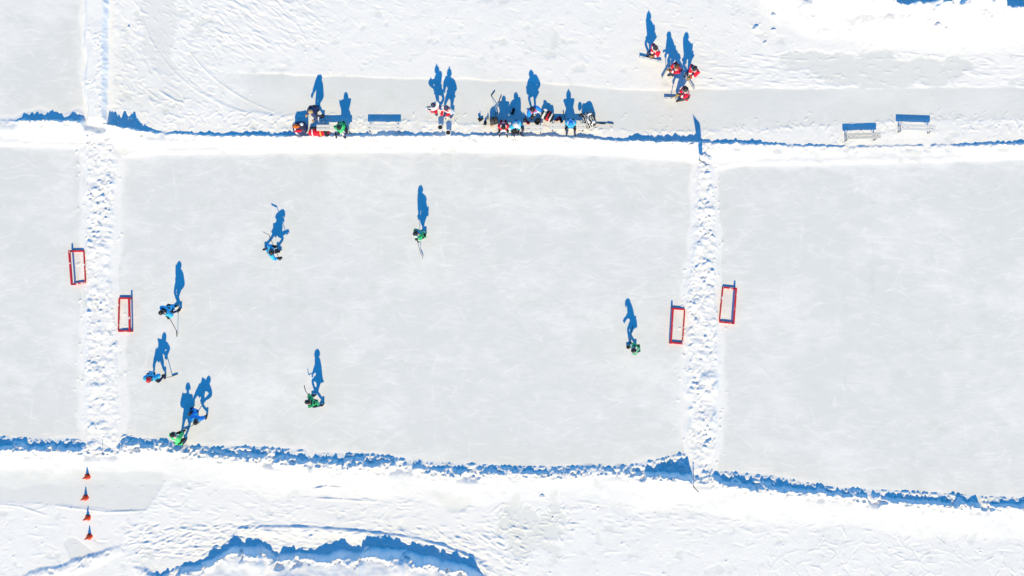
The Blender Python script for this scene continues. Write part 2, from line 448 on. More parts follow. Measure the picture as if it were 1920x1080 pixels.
# --- ice showing through on the paths
m_path = soft([(425, 136), (700, 146), (960, 152), (1200, 170), (1500, 166), (2050, 164), (2050, 222), (1700, 222), (1560, 235), (1250, 246), (900, 232), (640, 222), (430, 206), (400, 180)], 4, 0.16, 1, 40)
m_path *= ss(385, 480, GX + 60 * fbm(30, 205, 3))
m_path *= 0.55 + 0.45 * ss(-0.5, 0.3, fbm(60, 200, 4, 0.0, 3.0))
m_p2 = soft([(1440, 104), (1560, 98), (1700, 104), (1860, 118), (1760, 160), (1640, 162), (1500, 138)], 7, 0.75, 2, 22)
m_p3 = soft([(-130, 855), (90, 868), (170, 884), (320, 884), (270, 962), (120, 944), (0, 940), (-130, 935)], 5, 0.15, 3, 30)
m_p4 = soft([(935, 955), (1000, 948), (1065, 960), (1050, 1036), (990, 1040), (940, 1015)], 9, 1.0, 4, 26)
m_p5 = soft([(805, 918), (850, 912), (890, 920), (872, 960), (845, 962)], 5, 0.45, 5, 22)
m_p6 = soft([(118, 1012), (140, 1005), (172, 1030), (188, 1046), (138, 1056)], 3, 0.15, 6, 20)
m_p7 = soft([(262, -130), (330, -130), (330, 60), (318, 110), (345, 150), (300, 130), (272, 90), (262, 20)], 5, 0.45, 7, 26)
m_p7 *= 0.55
m_up = 0.42 * ss(0.05, 0.55, fbm(85, 210, 4, 0.25, 2.0)) * (GY < 225) * (GX > 215) * (1 - ss(1400, 1500, GX))
m_ice_path = np.clip(np.maximum.reduce([m_path, m_p2 * 0.8, m_p3 * 0.85, m_p4 * 0.62, m_p5 * 0.5, m_p6 * 0.7, m_p7]), 0, 1)

# --- open snow fields
base = 0.035 + 0.012 * big + 0.006 * fbm(34, 220, 3) + 0.006 * fbm(13, 225, 2)
field_h = base * (1 - 0.85 * np.maximum(m_ice_path, m_up * 0.3))
segs = []
def ripple(n, box_, ang, spread, lmin, lmax, a0, a1, w=1.2):
    x0, y0, x1, y1 = box_
    for _ in range(n):
        x = rnd.uniform(x0, x1); y = rnd.uniform(y0, y1); L = rnd.uniform(lmin, lmax) * rnd.uniform(0.5, 1)
        t = math.radians(ang + rnd.gauss(0, spread))
        a = rnd.uniform(a0, a1) * rnd.choice((1, 1, -1))
        segs.append((x, y, x + L * math.cos(t), y + L * math.sin(t), w * rnd.uniform(0.9, 1.5), a))
ripple(520, (280, -130, 1420, 132), 17, 10, 8, 34, 0.003, 0.016)
ripple(260, (400, -20, 600, 90), 30, 10, 10, 40, 0.006, 0.024)
ripple(420, (210, 0, 420, 225), 30, 25, 5, 26, 0.006, 0.026)
ripple(300, (1300, 100, 1920, 165), 4, 7, 10, 42, 0.006, 0.025)
ripple(700, (300, 212, 1920, 248), 0, 40, 5, 18, 0.008, 0.034)
ripple(700, (-130, 930, 2050, 1210), 3, 14, 8, 34, 0.003, 0.020)
ripple(420, (250, 900, 1440, 1000), 6, 10, 8, 30, 0.006, 0.025)
ripple(380, (1420, 950, 2050, 1210), 60, 50, 8, 30, 0.006, 0.028)
ripple(380, (230, 985, 480, 1045), -8, 14, 6, 24, 0.012, 0.045)
ripple(200, (440, 992, 780, 1032), 4, 12, 6, 20, 0.010, 0.035)
ripple(420, (700, 985, 980, 1080), 22, 8, 6, 26, 0.012, 0.045)
ripple(120, (930, 945, 1070, 1045), 15, 60, 8, 30, 0.010, 0.030)
for _ in range(26):
    segs += arc(rnd.uniform(1500, 1900), rnd.uniform(970, 1090), rnd.uniform(15, 90), rnd.uniform(0, 6.3), rnd.uniform(0, 6.3) + 1.2, 1.2, rnd.uniform(0.006, 0.02), 9, 0.6)
segs += arc(560, -20, 300, 3.05, 1.9, 2.0, 0.018, 24, 0.82) + arc(575, -20, 300, 3.05, 1.9, 1.4, -0.012, 24, 0.82)
segs += arc(640, -40, 330, 2.6, 1.95, 1.4, 0.03, 16, 0.82)
segs += [(300, 172, 330, 190, 1.8, 0.07), (330, 190, 345, 194, 1.4, 0.05), (262, 158, 300, 188, 1.3, 0.03)]
segs += [(0, 946, 40, 950, 1.4, 0.03), (40, 950, 88, 966, 1.4, 0.04), (105, 948, 200, 960, 1.5, 0.04), (200, 960, 275, 957, 1.6, 0.05)]
segs += [(588, 916, 612, 911, 2.6, 0.13), (612, 911, 648, 914, 2.4, 0.11), (648, 917, 700, 926, 1.5, 0.04), (594, 934, 640, 936, 1.6, 0.06), (640, 936, 705, 941, 1.5, 0.05),
         (668, 900, 720, 904, 1.5, 0.04), (757, 904, 780, 903, 1.5, 0.05)]
for k in range(60):          # loose crumbs thrown off the banks
    x = rnd.uniform(0, 1920)
    segs.append((x, rnd.uniform(225, 250), x + rnd.uniform(1, 4), rnd.uniform(225, 250) * 0 + rnd.uniform(226, 248), 1.4, rnd.uniform(0.02, 0.05))) if rnd.random() < 0.4 else None
for k in range(260):
    x = rnd.uniform(0, 1920); y = rnd.choice((rnd.uniform(0, 230), rnd.uniform(890, 1075)))
    segs.append((x, y, x + rnd.uniform(0, 3), y + rnd.uniform(-1, 1), 1.5, rnd.uniform(0.02, 0.055)))
strokes(field_h, segs)
# the disturbed snow lying along both banks
near_up = ss(-40, -8, GY - up_c) * (1 - ss(-6, 2, GY - up_c)) * (GX > 205)
field_h += near_up * (0.02 * np.clip(jag2, 0, 1) + 0.03 * lump3 * ss(0.2, 0.6, fbm(30, 230, 3)))

# --- mound in the lower part, with a low step above it
mc = lin([(-130, 1150), (40, 1086), (60, 1080), (120, 1063), (185, 1043), (232, 1024), (250, 1060), (300, 1092), (330, 1078), (380, 1068), (440, 1037), (495, 1036), (520, 1055), (560, 1047), (600, 1052), (640, 1046),
          (668, 1050), (690, 1041), (760, 1042), (790, 1054), (850, 1067), (892, 1076), (930, 1100), (1100, 1150), (2050, 1300)], GX)
mh = lin([(-130, 2), (40, 4), (60, 7), (185, 8), (232, 3), (250, 2), (300, 14), (380, 18), (425, 22), (442, 27), (492, 25), (500, 17), (515, 18), (525, 23), (562, 21), (575, 16), (600, 22), (640, 33), (662, 24), (676, 24), (690, 37), (755, 36),
          (765, 28), (772, 34), (850, 30), (888, 26), (905, 6), (930, 4), (1100, 3), (2050, 3)], GX)
mcj = mc - mh * 0.17 + 5.0 * jag + 5 * jag2
d = GY - mcj
h_m = mh * K * 0.95 * (1 + (1 - ss(2, 16, d)) * (0.26 * jag + 0.10 * fine)) * np.where(d < 0, ss(-12, 0, d + 3 * jag), 1.0)
h_m *= 1 - 0.55 * ss(0.12, 0.42, fbm(17, 245, 3)) * (1 - ss(4, 18, d))
inner = ss(240, 320, GX) * (1 - ss(900, 1010, GX))
h_m += np.where(d > 0, inner * (0.10 * ss(0, 40, d) + 0.05 * lump2 * ss(0, 14, d) * ss(0.0, 0.5, jag2) + 0.16 * fbm(42, 240, 3) * ss(0, 30, d) + 0.03 * jag2), 0)
h_m *= 1 - (1 - inner) * ss(4, 30, d)
h_m += np.where((d > -14) & (d < 0), inner * 0.12 * lump2 * ss(-14, -6, d), 0)
h_m += inner * (0.10 * lump + 0.12 * lump2 * ss(-0.2, 0.3, jag2)) * np.exp(-((d + 1) / 6.0) ** 2) + inner * 0.09 * clods(15, 31, 0.5) * ss(-34, -20, d) * (1 - ss(-12, -4, d))
lc = lin([(-130, 1200), (430, 998), (480, 988), (560, 987), (640, 992), (700, 998), (760, 1005), (800, 1014), (850, 1030), (900, 1050), (930, 1090), (2050, 1300)], GX) + 1.2 * jag
ld = GY - lc
ledge = ss(440, 500, GX) * (1 - ss(880, 930, GX))
h_ledge = ledge * 0.065 * ss(-3, 0, ld) * (1 - 0.85 * ss(0, 26, ld)) * (1 + 0.5 * jag2)
field_h += np.clip(h_ledge, 0, None)

# --- ploughed mound in the upper right corner
mu_edge = lin([(1370, -130), (1390, 0), (1450, 50), (1520, 78), (1600, 96), (1750, 104), (2050, 108)], GX * 1.0)
u = ss(0, 95, mu_edge - GY) * ss(1385, 1470, GX + 8 * jag2)
h_u = u * (0.34 + 0.26 * fbm(75, 250, 5) + 0.14 * jag2 + 0.03 * jag) + 0.16 * lump2 * ss(0.35, 0.9, u) * ss(0.0, 0.45, fbm(70, 255, 3))
uc = lin([(1370, -20), (1500, -12), (1640, 0), (1690, 10), (1720, 8), (1760, 4), (1790, 9), (1815, -6), (1860, 4), (1885, 14), (1920, 13), (2050, 12)], GX) + 3 * jag + 7
ud = GY - uc
h_u *= np.where(ud > 0, 1.0, 1 - ss(0, 9, -ud) * 0.95)
h_u += np.clip(u, 0, 1) * (0.22 + 0.35 * jag2 + 0.2 * lump2) * np.exp(-(ud / 14) ** 2) * (ud > -3)
h_u += 0.12 * clods(20, 77, 0.3) * ss(0.5, 1, u) * (GY < 75) * (GX > 1640)

# --- compose
ice_in = ss(0, 10, d_ice)
on_field = 1 - ss(-8, 2, d_ice)
south_lo = ss(0, 10, GY - lo_c)
H = field_h * on_field
H = np.maximum(H, 0.02 * on_field)
H = np.maximum(H, h_up)  # upper bank
H = np.where(GY > lo_s - 6, np.maximum(H, h_lo), H)
relief = (rough - 0.085) * np.maximum(strip(dl0, dl1, 14) * ss(232, 250, GY) * (1 - ss(285, 310, GY)), strip(dr0, dr1, 12) * ss(270, 284, GY) * (1 - ss(305, 330, GY)))
H = np.maximum(H, h_div) + np.where(h_up > 0.03, relief, 0)
spill = ss(-24, -2, np.minimum(GX - dl0, dl1 - GX)) * mid + ss(-22, -2, np.minimum(GX - dr0, dr1 - GX)) * mid_r
H = np.maximum(H, 0.055 * clods(8, 57, 0.14, 0.2, 0.5) * spill)
H = np.where(GY > 960, np.maximum(H, h_m), H)
H = H + h_u
fr = np.minimum(np.minimum(GX - gx[0], gx[-1] - GX), np.minimum(GY - gy[0], gy[-1] - GY))
H = H * ss(2, 55, fr)
H = H.astype(np.float32)

# --- snow cover on the ice: dusting, scrapes and skate lines
rink = 0.16 + 0.20 * fbm(150, 300, 4, 0.1, 1.6) + 0.14 * fbm(40, 310, 4, -0.1, 2.2) + 0.32 * fbm(15, 320, 4, 0.05, 1.7) + 0.16 * fbm(5, 325, 2, 0.1, 2.4)
rink += 0.34 * ss(0.0, 0.5, fbm(62, 330, 5, 0.2, 1.4)) - 0.10 * ss(0.15, 0.5, fbm(90, 340, 4))
sk = []
for _ in range(6500):
    x = rnd.uniform(-60, 1980); y = rnd.uniform(0, 940); t = rnd.gauss(0, 0.35) if rnd.random() < 0.7 else rnd.uniform(0, math.pi)
    L = rnd.uniform(8, 55)
    sk.append((x, y, x + L * math.cos(t), y + L * math.sin(t), rnd.uniform(0.8, 1.4), rnd.choice((0.50, 0.32, 0.18, -0.30, -0.18))))
for _ in range(520):
    r = rnd.uniform(18, 150); a = rnd.uniform(0, 6.28)
    sk += arc(rnd.uniform(-60, 1980), rnd.uniform(200, 940), r, a, a + rnd.uniform(0.2, 0.9), rnd.uniform(0.8, 1.3), rnd.choice((0.40, 0.3, 0.2, -0.2)), 6)
for _ in range(120):         # snow shavings left where somebody stopped
    x = rnd.uniform(0, 1920); y = rnd.uniform(290, 900); t = rnd.uniform(0, 3.14)
    for k in range(5):
        sk.append((x + rnd.gauss(0, 4), y + rnd.gauss(0, 4), x + rnd.gauss(0, 4) + 12 * math.cos(t), y + rnd.gauss(0, 4) + 12 * math.sin(t), 1.8, 0.16))
strokes(rink, sk)
cover = np.clip(rink, 0.0, 0.8)
edge_d = np.clip(13 + 26 * fbm(40, 365, 4) + 6 * jag, 3, None)
cover = np.maximum(cover, 1 - ss(0, 1, np.clip(d_ice / edge_d, 0, 1)))
path_cover = 0.06 + 0.12 * fbm(60, 350, 4, 0, 3) + 0.10 * fbm(12, 355, 3)
field_cover = (1 - m_up * 0.9) * (1 - m_ice_path) + m_ice_path * path_cover
field_cover = field_cover - 0.30 * ss(0.0, 0.4, fbm(9, 368, 3)) * ss(205, 222, GY) * (1 - ss(244, 256, GY)) * (GX > 420)
field_cover = field_cover - 0.22 * ss(0.0, 0.6, fbm(50, 360, 4)) * (GY > 900) - 0.16 * ss(0.0, 0.5, fbm(26, 362, 4, 0.2, 2.0)) * (GY < 250)
cover = np.where(d_ice > 0, cover + 0.25 * np.clip(fbm(18, 367, 4), -1, 1) * ss(0, 4, d_ice) * (1 - ss(10, 50, d_ice)), np.minimum(1, field_cover + np.clip(H - 0.07, 0, 1) * 12))
cover = np.clip(cover, 0, 1).astype(np.float32)
tintf = np.clip(np.maximum.reduce([m_p4, m_p5, m_p2 * 0.25, m_path * 0.15 * (GX < 1000)]), 0, 1).astype(np.float32)

def ground(px, py):
    """height of the terrain under a point given in ground pixels"""
    i = (px - gx[0]) / STEP; j = (py - gy[0]) / STEP
    i0 = int(min(max(i, 0), NX - 2)); j0 = int(min(max(j, 0), NY - 2)); fx = i - i0; fy = j - j0
    return float((H[j0, i0] * (1 - fx) + H[j0, i0 + 1] * fx) * (1 - fy) + (H[j0 + 1, i0] * (1 - fx) + H[j0 + 1, i0 + 1] * fx) * fy)

# --- cut into pieces of setting
VX = wx(GX).astype(np.float32); VY = wy(GY).astype(np.float32)
dzx = np.gradient(H, axis=1) / (STEP / PXM); dzy = -np.gradient(H, axis=0) / (STEP / PXM)
NRM = np.dstack([-dzx, -dzy, np.ones_like(H)]); NRM /= np.linalg.norm(NRM, axis=2, keepdims=True)
def cc(a): return 0.25 * (a[:-1, :-1] + a[1:, :-1] + a[:-1, 1:] + a[1:, 1:])
cX, cY = cc(GX), cc(GY)
lab = np.full(cX.shape, 0, np.int8)                                   # 0 upper snow field
lab[cY > cc(lo_c)] = 1                                                # 1 lower snow field
lab[(cX < 203) & (cY < 235)] = 0
lab[(cc(m_ice_path) > 0.5) & (cY < 250)] = 2
lab[(cc(m_ice_path) > 0.5) & (cY > 850)] = 3
lab[(cY > cc(up_c) - 8) & (cY < cc(up_e) + 12)] = 4                   # upper bank
lab[(cY > cc(lo_s) - 2) & (cY < cc(lo_c) + 30)] = 5                   # lower bank
lab[(cX > cc(dl0) - 12) & (cX < cc(dl1) + 8) & (cY < 832) & ((cY > 290) | (cY < 215))] = 6
lab[(cX > cc(dr0) - 6) & (cX < cc(dr1) + 6) & (cY > 305) & (cY < 885)] = 7
lab[cc(d_main) > 0] = 8
lab[cc(d_left) > 0] = 9
lab[cc(d_right) > 0] = 10
lab[cc(d_tl) > 0] = 11
lab[(cc(u) > 0.1)] = 12
lab[(cc(d) > -16) & (cc(inner) > 0.05) & (cY > 980)] = 13
names = [('snow_ground', 'trodden snow field above the upper snow bank'), ('snow_ground', 'trodden snow field below the lower snow bank'),
         ('ice_path', 'grey scraped ice path behind the benches'), ('ice_patch', 'patches of bare ice in the lower snow field'),
         ('snow_bank', 'snow bank along the upper side of the rinks'), ('snow_bank', 'snow bank along the lower side of the rinks'),
         ('snow_divider', 'lumpy snow strip left of the middle rink'), ('snow_divider', 'lumpy snow strip right of the middle rink'),
         ('ice_rink', 'middle rink where the game is played'), ('ice_rink', 'empty rink at the left edge'), ('ice_rink', 'empty rink at the right edge'),
         ('ice_rink', 'corner of a rink at the upper left'), ('snow_mound', 'ploughed snow mound in the upper right corner'), ('snow_mound', 'tall snow mound at the lower edge')]
idx = np.arange(NX * NY).reshape(NY, NX)
quads = np.stack([idx[1:, :-1], idx[1:, 1:], idx[:-1, 1:], idx[:-1, :-1]], axis=-1).reshape(-1, 4)
labf = lab.ravel()
P = np.stack([VX.ravel(), VY.ravel(), H.ravel()], axis=1)
Nf = NRM.reshape(-1, 3); Cf = cover.ravel(); Tf = tintf.ravel()
for k, (nm, lb) in enumerate(names):
    q = quads[labf == k]
    if len(q) == 0: continue
    used, inv = np.unique(q.ravel(), return_inverse=True)
    me = bpy.data.meshes.new(nm)
    me.vertices.add(len(used)); me.vertices.foreach_set('co', P[used].ravel())
    me.loops.add(len(inv)); me.loops.foreach_set('vertex_index', inv.astype(np.int32).ravel())
    me.polygons.add(len(q)); me.polygons.foreach_set('loop_start', np.arange(0, len(inv), 4, dtype=np.int32))
    me.polygons.foreach_set('use_smooth', np.ones(len(q), bool))
    a = me.attributes.new('snow_cover', 'FLOAT', 'POINT'); a.data.foreach_set('value', Cf[used])
    a = me.attributes.new('ice_tint', 'FLOAT', 'POINT'); a.data.foreach_set('value', Tf[used])
    me.update(calc_edges=True)
    me.normals_split_custom_set_from_vertices(Nf[used])
    o = obj(nm, me, None, M['snow'])
    tag(o, lb, None, None, 'structure')

# the snow-covered lake going on to the horizon, under the edge of the detailed field
bm = bmesh.new()
x0, x1, y0, y1 = wx(gx[0]) + 0.3, wx(gx[-1]) - 0.3, wy(gy[-1]) + 0.3, wy(gy[0]) - 0.3
R_ = 3000.0
ia = [bm.verts.new((x, y, -0.012)) for x, y in ((x0, y0), (x1, y0), (x1, y1), (x0, y1))]
oa = [bm.verts.new((x, y, -0.012)) for x, y in ((-R_, -R_), (R_, -R_), (R_, R_), (-R_, R_))]
for i in range(4): bm.faces.new((oa[i], oa[(i + 1) % 4], ia[(i + 1) % 4], ia[i]))
me = bm_mesh('snow_plain', bm)
for an, v in (('snow_cover', 0.95), ('ice_tint', 0.0)):
    a = me.attributes.new(an, 'FLOAT', 'POINT'); a.data.foreach_set('value', np.full(8, v, np.float32))
tag(obj('snow_plain', me, None, M['snow']), 'snow-covered plain beyond the rinks', None, None, 'structure')

# ------------------------------------------------------------------ placing by what the photo shows
def at(px, py, h=0.0):
    """photo pixel seen at height h above the ground -> real position"""
    k = (CAM_H - h) / CAM_H
    return Vector((wx(px) * k, wy(py) * k, h))
def gz(v):
    return ground(v.x * PXM + 960, 540 - v.y * PXM)

# --- goals: low pond-hockey frames of red timber, open towards the ice
def goal(front, back, label, hgt=0.28):
    (ax, ay), (bx, by) = front; (cx, cy), (dx, dy) = back      # ground pixels, far end first
    A, B, C, D = [Vector((wx(x), wy(y), 0)) for x, y in ((ax, ay), (bx, by), (cx, cy), (dx, dy))]
    mid = (A + B + C + D) / 4; mid.z = 0.0
    r = empty('hockey_goal', mid)
    tag(r, label, 'goal', 'low red timber goals on the rinks')
    A, B, C, D = [v - mid for v in (A, B, C, D)]
    def beam(name, p, q, w, h, z0):
        bm = bmesh.new()
        d = (q - p); L = d.length; ang = math.atan2(d.y, d.x)
        R = Matrix.Rotation(ang, 3, 'Z')
        box(bm, (p + q) / 2 + Vector((0, 0, z0 + h / 2)), (L, w, h), R)
        bmesh.ops.bevel(bm, geom=bm.edges[:], offset=0.008, segments=1, affect='EDGES')
        return obj(name, bm_mesh(name, bm), r, M['goal'])
    n = (C - A).normalized(); t = (B - A).normalized()
    beam('crossbar', A + t * 0.0, B, 0.085, 0.085, hgt - 0.085)
    for p, s in ((A, 1), (B, -1)):
        bm = bmesh.new()
        ang = math.atan2(t.y, t.x)
        box(bm, p + t * 0.045 * s + Vector((0, 0, (hgt - 0.087) / 2)), (0.085, 0.085, hgt - 0.089), Matrix.Rotation(ang, 3, 'Z'))
        obj('post', bm_mesh('post', bm), r, M['goal'])
    beam('side_board', A + t * 0.045 + n * 0.045, C + t * 0.045, 0.085, 0.10, 0)
    beam('side_board', B - t * 0.045 + n * 0.045, D - t * 0.045, 0.085, 0.10, 0)
    beam('back_board', C + t * 0.09, D - t * 0.09, 0.05, 0.10, 0)
    return r
goal(((135.4, 469.5), (140.5, 534.5)), ((158.5, 469), (162, 531)), 'leftmost red goal, half buried in the lumpy snow strip at its back')
goal(((247, 557.5), (248.4, 622)), ((224.5, 557.5), (223.5, 622.5)), 'red goal at the left end of the middle rink')
goal(((1259.8, 576.8), (1255.8, 643.8)), ((1283.5, 578.5), (1279, 646)), 'red goal at the right end of the middle rink')
goal(((1377.5, 539.5), (1372.5, 607.5)), ((1355, 537), (1348, 605)), 'rightmost red goal, standing in the right rink')

# --- benches: two planks on two trestles
plank_cache = {}
def bench(cx, cy, length_px, ang, label, mat, depth=0.30, gap=0.028, h=0.45):
    c = Vector((wx(cx), wy(cy), 0)); z = gz(c) - 0.02
    r = empty('bench', (c.x, c.y, z), math.radians(ang))
    tag(r, label, 'bench', 'backless benches along the upper snow bank')
    L = length_px / PXM; pw = (depth - gap) / 2
    for s in (-1, 1):
        bm = bmesh.new()
        box(bm, (0, s * (pw + gap) / 2, h - 0.02), (L, pw, 0.04))
        bmesh.ops.bevel(bm, geom=bm.edges[:], offset=0.006, segments=1, affect='EDGES')
        obj('plank', bm_mesh('plank', bm), r, mat)
    for s in (-1, 1):
        x = s * (L / 2 - 0.12)
        bm = bmesh.new()
        tube(bm, (x, -0.16, 0), (x, -0.11, h - 0.045), 0.022, n=8)
        tube(bm, (x, 0.16, 0), (x, 0.11, h - 0.045), 0.022, n=8)
        box(bm, (x, 0, h - 0.055), (0.05, 0.27, 0.028))
        box(bm, (x, 0, 0.16), (0.03, 0.26, 0.025))
        obj('leg_frame', bm_mesh('leg_frame', bm), r, M['bench_leg'])
        bm = bmesh.new()
        tube(bm, (x, 0, 0.17), (x - s * 0.28, 0, h - 0.045), 0.012, n=6)
        obj('brace', bm_mesh('brace', bm), r, M['bench_leg'])
    return r
bench(629.5, 243.5, 62, 0, 'frosted bench with the green-jerseyed sitter and a red bag before it', M['bench_white'])
bench(721, 242.5, 62, 0, 'empty frosted bench between the green sitter and the white buckets', M['bench_white'])
bench(974, 244.5, 88, 0, 'frosted bench carrying the red and the light blue sitters', M['bench_white'])
bench(1064, 241, 66, 0, 'frosted bench under the lone light blue sitter beside the patterned bag', M['bench_white'])
bench(1610.5, 258.5, 63, 2.0, 'weathered grey bench at the right, the nearer to the snow bank', M['bench_grey'])
bench(1711, 243.5, 64, -2.0, 'pale grey bench farthest right, set back from the snow bank', M['bench_pale'])

# --- cones
def cone_meshes():
    bm = bmesh.new()
    prof = [(0.112, 0.028), (0.104, 0.05), (0.062, 0.22), (0.028, 0.38), (0.020, 0.41), (0.008, 0.415)]
    rr = lathe(bm, prof, 18)
    bm.faces.new(rr[-1]); bm.faces.new(rr[0][::-1])
    body = bm_mesh('cone_body', bm, True)
    bm = bmesh.new()
    box(bm, (0, 0, 0.014), (0.27, 0.27, 0.028))
    bmesh.ops.bevel(bm, geom=[e for e in bm.edges if abs((e.verts[0].co - e.verts[1].co).z) > 0.01], offset=0.04, segments=3, affect='EDGES')
    base = bm_mesh('cone_base', bm)
    body.materials.append(M['cone']); base.materials.append(M['cone_base'])
    return body, base
cb, cbase = cone_meshes()
for (x, y, lb, rz) in ((165.3, 893, 'topmost of the four orange cones, beside the lower bank', 0.2), (161.2, 932.8, 'second orange cone from the top, standing on grey ice', 0.5),
                       (165.8, 970, 'third orange cone from the top, on snow just below the ice', -0.1), (168.8, 1005.5, 'lowest of the four orange cones', 0.8)):
    c = Vector((wx(x), wy(y), 0)); z = gz(c)
    r = empty('traffic_cone', (c.x, c.y, z - 0.004), rz)
    tag(r, lb, 'cone', 'orange cones in a row')
    obj('cone_body', cb, r); obj('cone_base', cbase, r)

# --- buckets
def bucket(px, py, label, hgt=0.38):
    c = at(px, py, hgt); c.z = 0; z = gz(c)
    r = empty('bucket', (c.x, c.y, z - 0.003)); tag(r, label, 'bucket', 'white buckets beside the upper bank')
    bm = bmesh.new()
    rr = lathe(bm, [(0.112, 0.0), (0.128, hgt * 0.85), (0.130, hgt - 0.012), (0.120, hgt - 0.012), (0.105, 0.02)], 24)
    bm.faces.new(rr[0][::-1]); bm.faces.new(rr[-1])
    obj('bucket_body', bm_mesh('bucket_body', bm, True), r, M['bucket'])
    bm = bmesh.new()
    rr = lathe(bm, [(0.129, hgt - 0.03), (0.142, hgt - 0.022), (0.142, hgt), (0.112, hgt), (0.110, hgt - 0.03)], 24)
    obj('rim', bm_mesh('rim', bm), r, M['bucket'])
    bm = bmesh.new()
    rr = lathe(bm, [(0.112, hgt - 0.06), (0.07, hgt - 0.045), (0.02, hgt - 0.05)], 18)
    bm.faces.new(rr[-1])
    obj('contents', bm_mesh('contents', bm, True), r, M['dark'])
    bm = bmesh.new()
    for k in range(10):
        a0 = math.pi * k / 10; a1 = math.pi * (k + 1) / 10
        p = lambda a: (0.146 * math.cos(a), -0.03 - 0.116 * math.sin(a) - 0.0, hgt - 0.07 - 0.05 * math.sin(a))
        tube(bm, p(a0), p(a1), 0.004, n=5)
    obj('handle', bm_mesh('handle', bm), r, M['steel'])
bucket(825.5, 238.5, 'white bucket, the upper left of the two below the white-shirted pair')
bucket(840.5, 248.8, 'white bucket, the lower right of the two, against the bank')

# ------------------------------------------------------------------ people
def ik(a, b, l1, l2, pole):
    d = b - a; L = d.length
    mx = (l1 + l2) * 0.995
    if L > mx: b = a + d.normalized() * mx; d = b - a; L = mx
    L = max(L, abs(l1 - l2) + 0.02, 0.05)
    k = (l1 * l1 - l2 * l2 + L * L) / (2 * L)
    hgt = math.sqrt(max(l1 * l1 - k * k, 0))
    u = d.normalized(); p = (pole - u * pole.dot(u))
    p = p.normalized() if p.length > 1e-4 else Vector((0, 0, 1))
    return a + u * k + p * hgt, b

PENDING = []
def skin_obj(name, verts, edges, radii, parent, mats, classify, sub=2):
    me = bpy.data.meshes.new(name)
    me.from_pydata([tuple(v) for v in verts], edges, [])
    o = obj(name, me, parent)
    sm = o.modifiers.new('skin', 'SKIN')
    sm.use_smooth_shade = True
    lay = me.skin_vertices[0]
    for i, r in enumerate(radii):
        lay.data[i].radius = (r, r) if isinstance(r, float) else r
        lay.data[i].use_root = (i == 0)
    ss_ = o.modifiers.new('sub', 'SUBSURF'); ss_.levels = sub; ss_.render_levels = sub
    PENDING.append((o, mats, classify))
    return o

def seg_t(p, a, b):
    d = b - a; t = max(0, min(1, (p - a).dot(d) / max(d.length_squared, 1e-9)))
    return t, (p - a - d * t).length

def helmet_mesh():
    bm = bmesh.new()
    n = 20; rings = []
    for k in range(8):
        th = math.pi / 2 * k / 7
        z = 0.128 * math.sin(th); rr = math.cos(th)
        rings.append([bm.verts.new((0.134 * rr * math.cos(2 * math.pi * i / n), 0.112 * rr * math.sin(2 * math.pi * i / n), z)) for i in range(n)] if k < 7 else [bm.verts.new((0, 0, 0.128))])
    low = [bm.verts.new((v.co.x * 1.0, v.co.y * 1.0, -0.055 if v.co.x < 0.05 else 0.0)) for v in rings[0]]
    inn = [bm.verts.new((v.co.x * 0.9, v.co.y * 0.9, v.co.z)) for v in low]
    for i in range(n):
        j = (i + 1) % n
        bm.faces.new((low[i], low[j], rings[0][j], rings[0][i]))
        bm.faces.new((inn[i], inn[j], low[j], low[i]))
        for a, b in zip(rings[:-2], rings[1:-1]): bm.faces.new((a[i], a[j], b[j], b[i]))
        bm.faces.new((rings[-2][i], rings[-2][j], rings[-1][0]))
    for s in (-1, 0, 1):                      # ridges over the crown
        for k in range(5):
            x0, x1 = -0.10 + 0.045 * k, -0.06 + 0.045 * k
            f = lambda x: 0.128 * math.sqrt(max(0, 1 - (x / 0.134) ** 2 - (s * 0.05 / 0.112) ** 2)) + 0.004
            box(bm, ((x0 + x1) / 2, s * 0.05, f((x0 + x1) / 2)), (0.038, 0.016, 0.012), Matrix.Rotation((x0 + x1) * 2.2, 3, 'Y'))
    return bm_mesh('helmet', bm, True)
def visor_mesh():
    bm = bmesh.new(); a = []; b = []
    for k in range(9):
        t = math.radians(-62 + 124 * k / 8)
        a.append(bm.verts.new((0.142 * math.cos(t), 0.120 * math.sin(t), 0.015))); b.append(bm.verts.new((0.148 * math.cos(t), 0.124 * math.sin(t), -0.085)))
    a2 = [bm.verts.new(v.co + Vector((0.006, 0, 0))) for v in a]; b2 = [bm.verts.new(v.co + Vector((0.006, 0, 0))) for v in b]
    for i in range(8):
        bm.faces.new((a[i], a[i + 1], b[i + 1], b[i])); bm.faces.new((a2[i], b2[i], b2[i + 1], a2[i + 1]))
        bm.faces.new((a[i], a2[i], a2[i + 1], a[i + 1])); bm.faces.new((b[i], b[i + 1], b2[i + 1], b2[i]))
    return bm_mesh('visor', bm, True)
def hair_mesh():
    bm = bmesh.new(); r2 = random.Random(3)
    bmesh.ops.create_icosphere(bm, subdivisions=3, radius=1.0)
    for v in bm.verts:
        c = v.co; q = 1 + r2.uniform(-0.05, 0.05)
        cut = -0.06 if c.x > 0.35 else 1
        c.x *= 0.118 * q; c.y *= 0.102 * q; c.z *= 0.118 * q
        c.x -= 0.018
        if c.z < -0.02: c.z = -0.02 + (c.z + 0.02) * (0.9 if c.x < 0 else 0.1)
    return bm_mesh('hair', bm, True)
def beanie_mesh():
    bm = bmesh.new()
    rr = lathe(bm, [(0.112, -0.03), (0.118, -0.03), (0.120, 0.03), (0.112, 0.035), (0.108, 0.08), (0.08, 0.135), (0.04, 0.165), (0.022, 0.175), (0.035, 0.20), (0.030, 0.235), (0.004, 0.25)], 18)
    return bm_mesh('hat', bm, True)
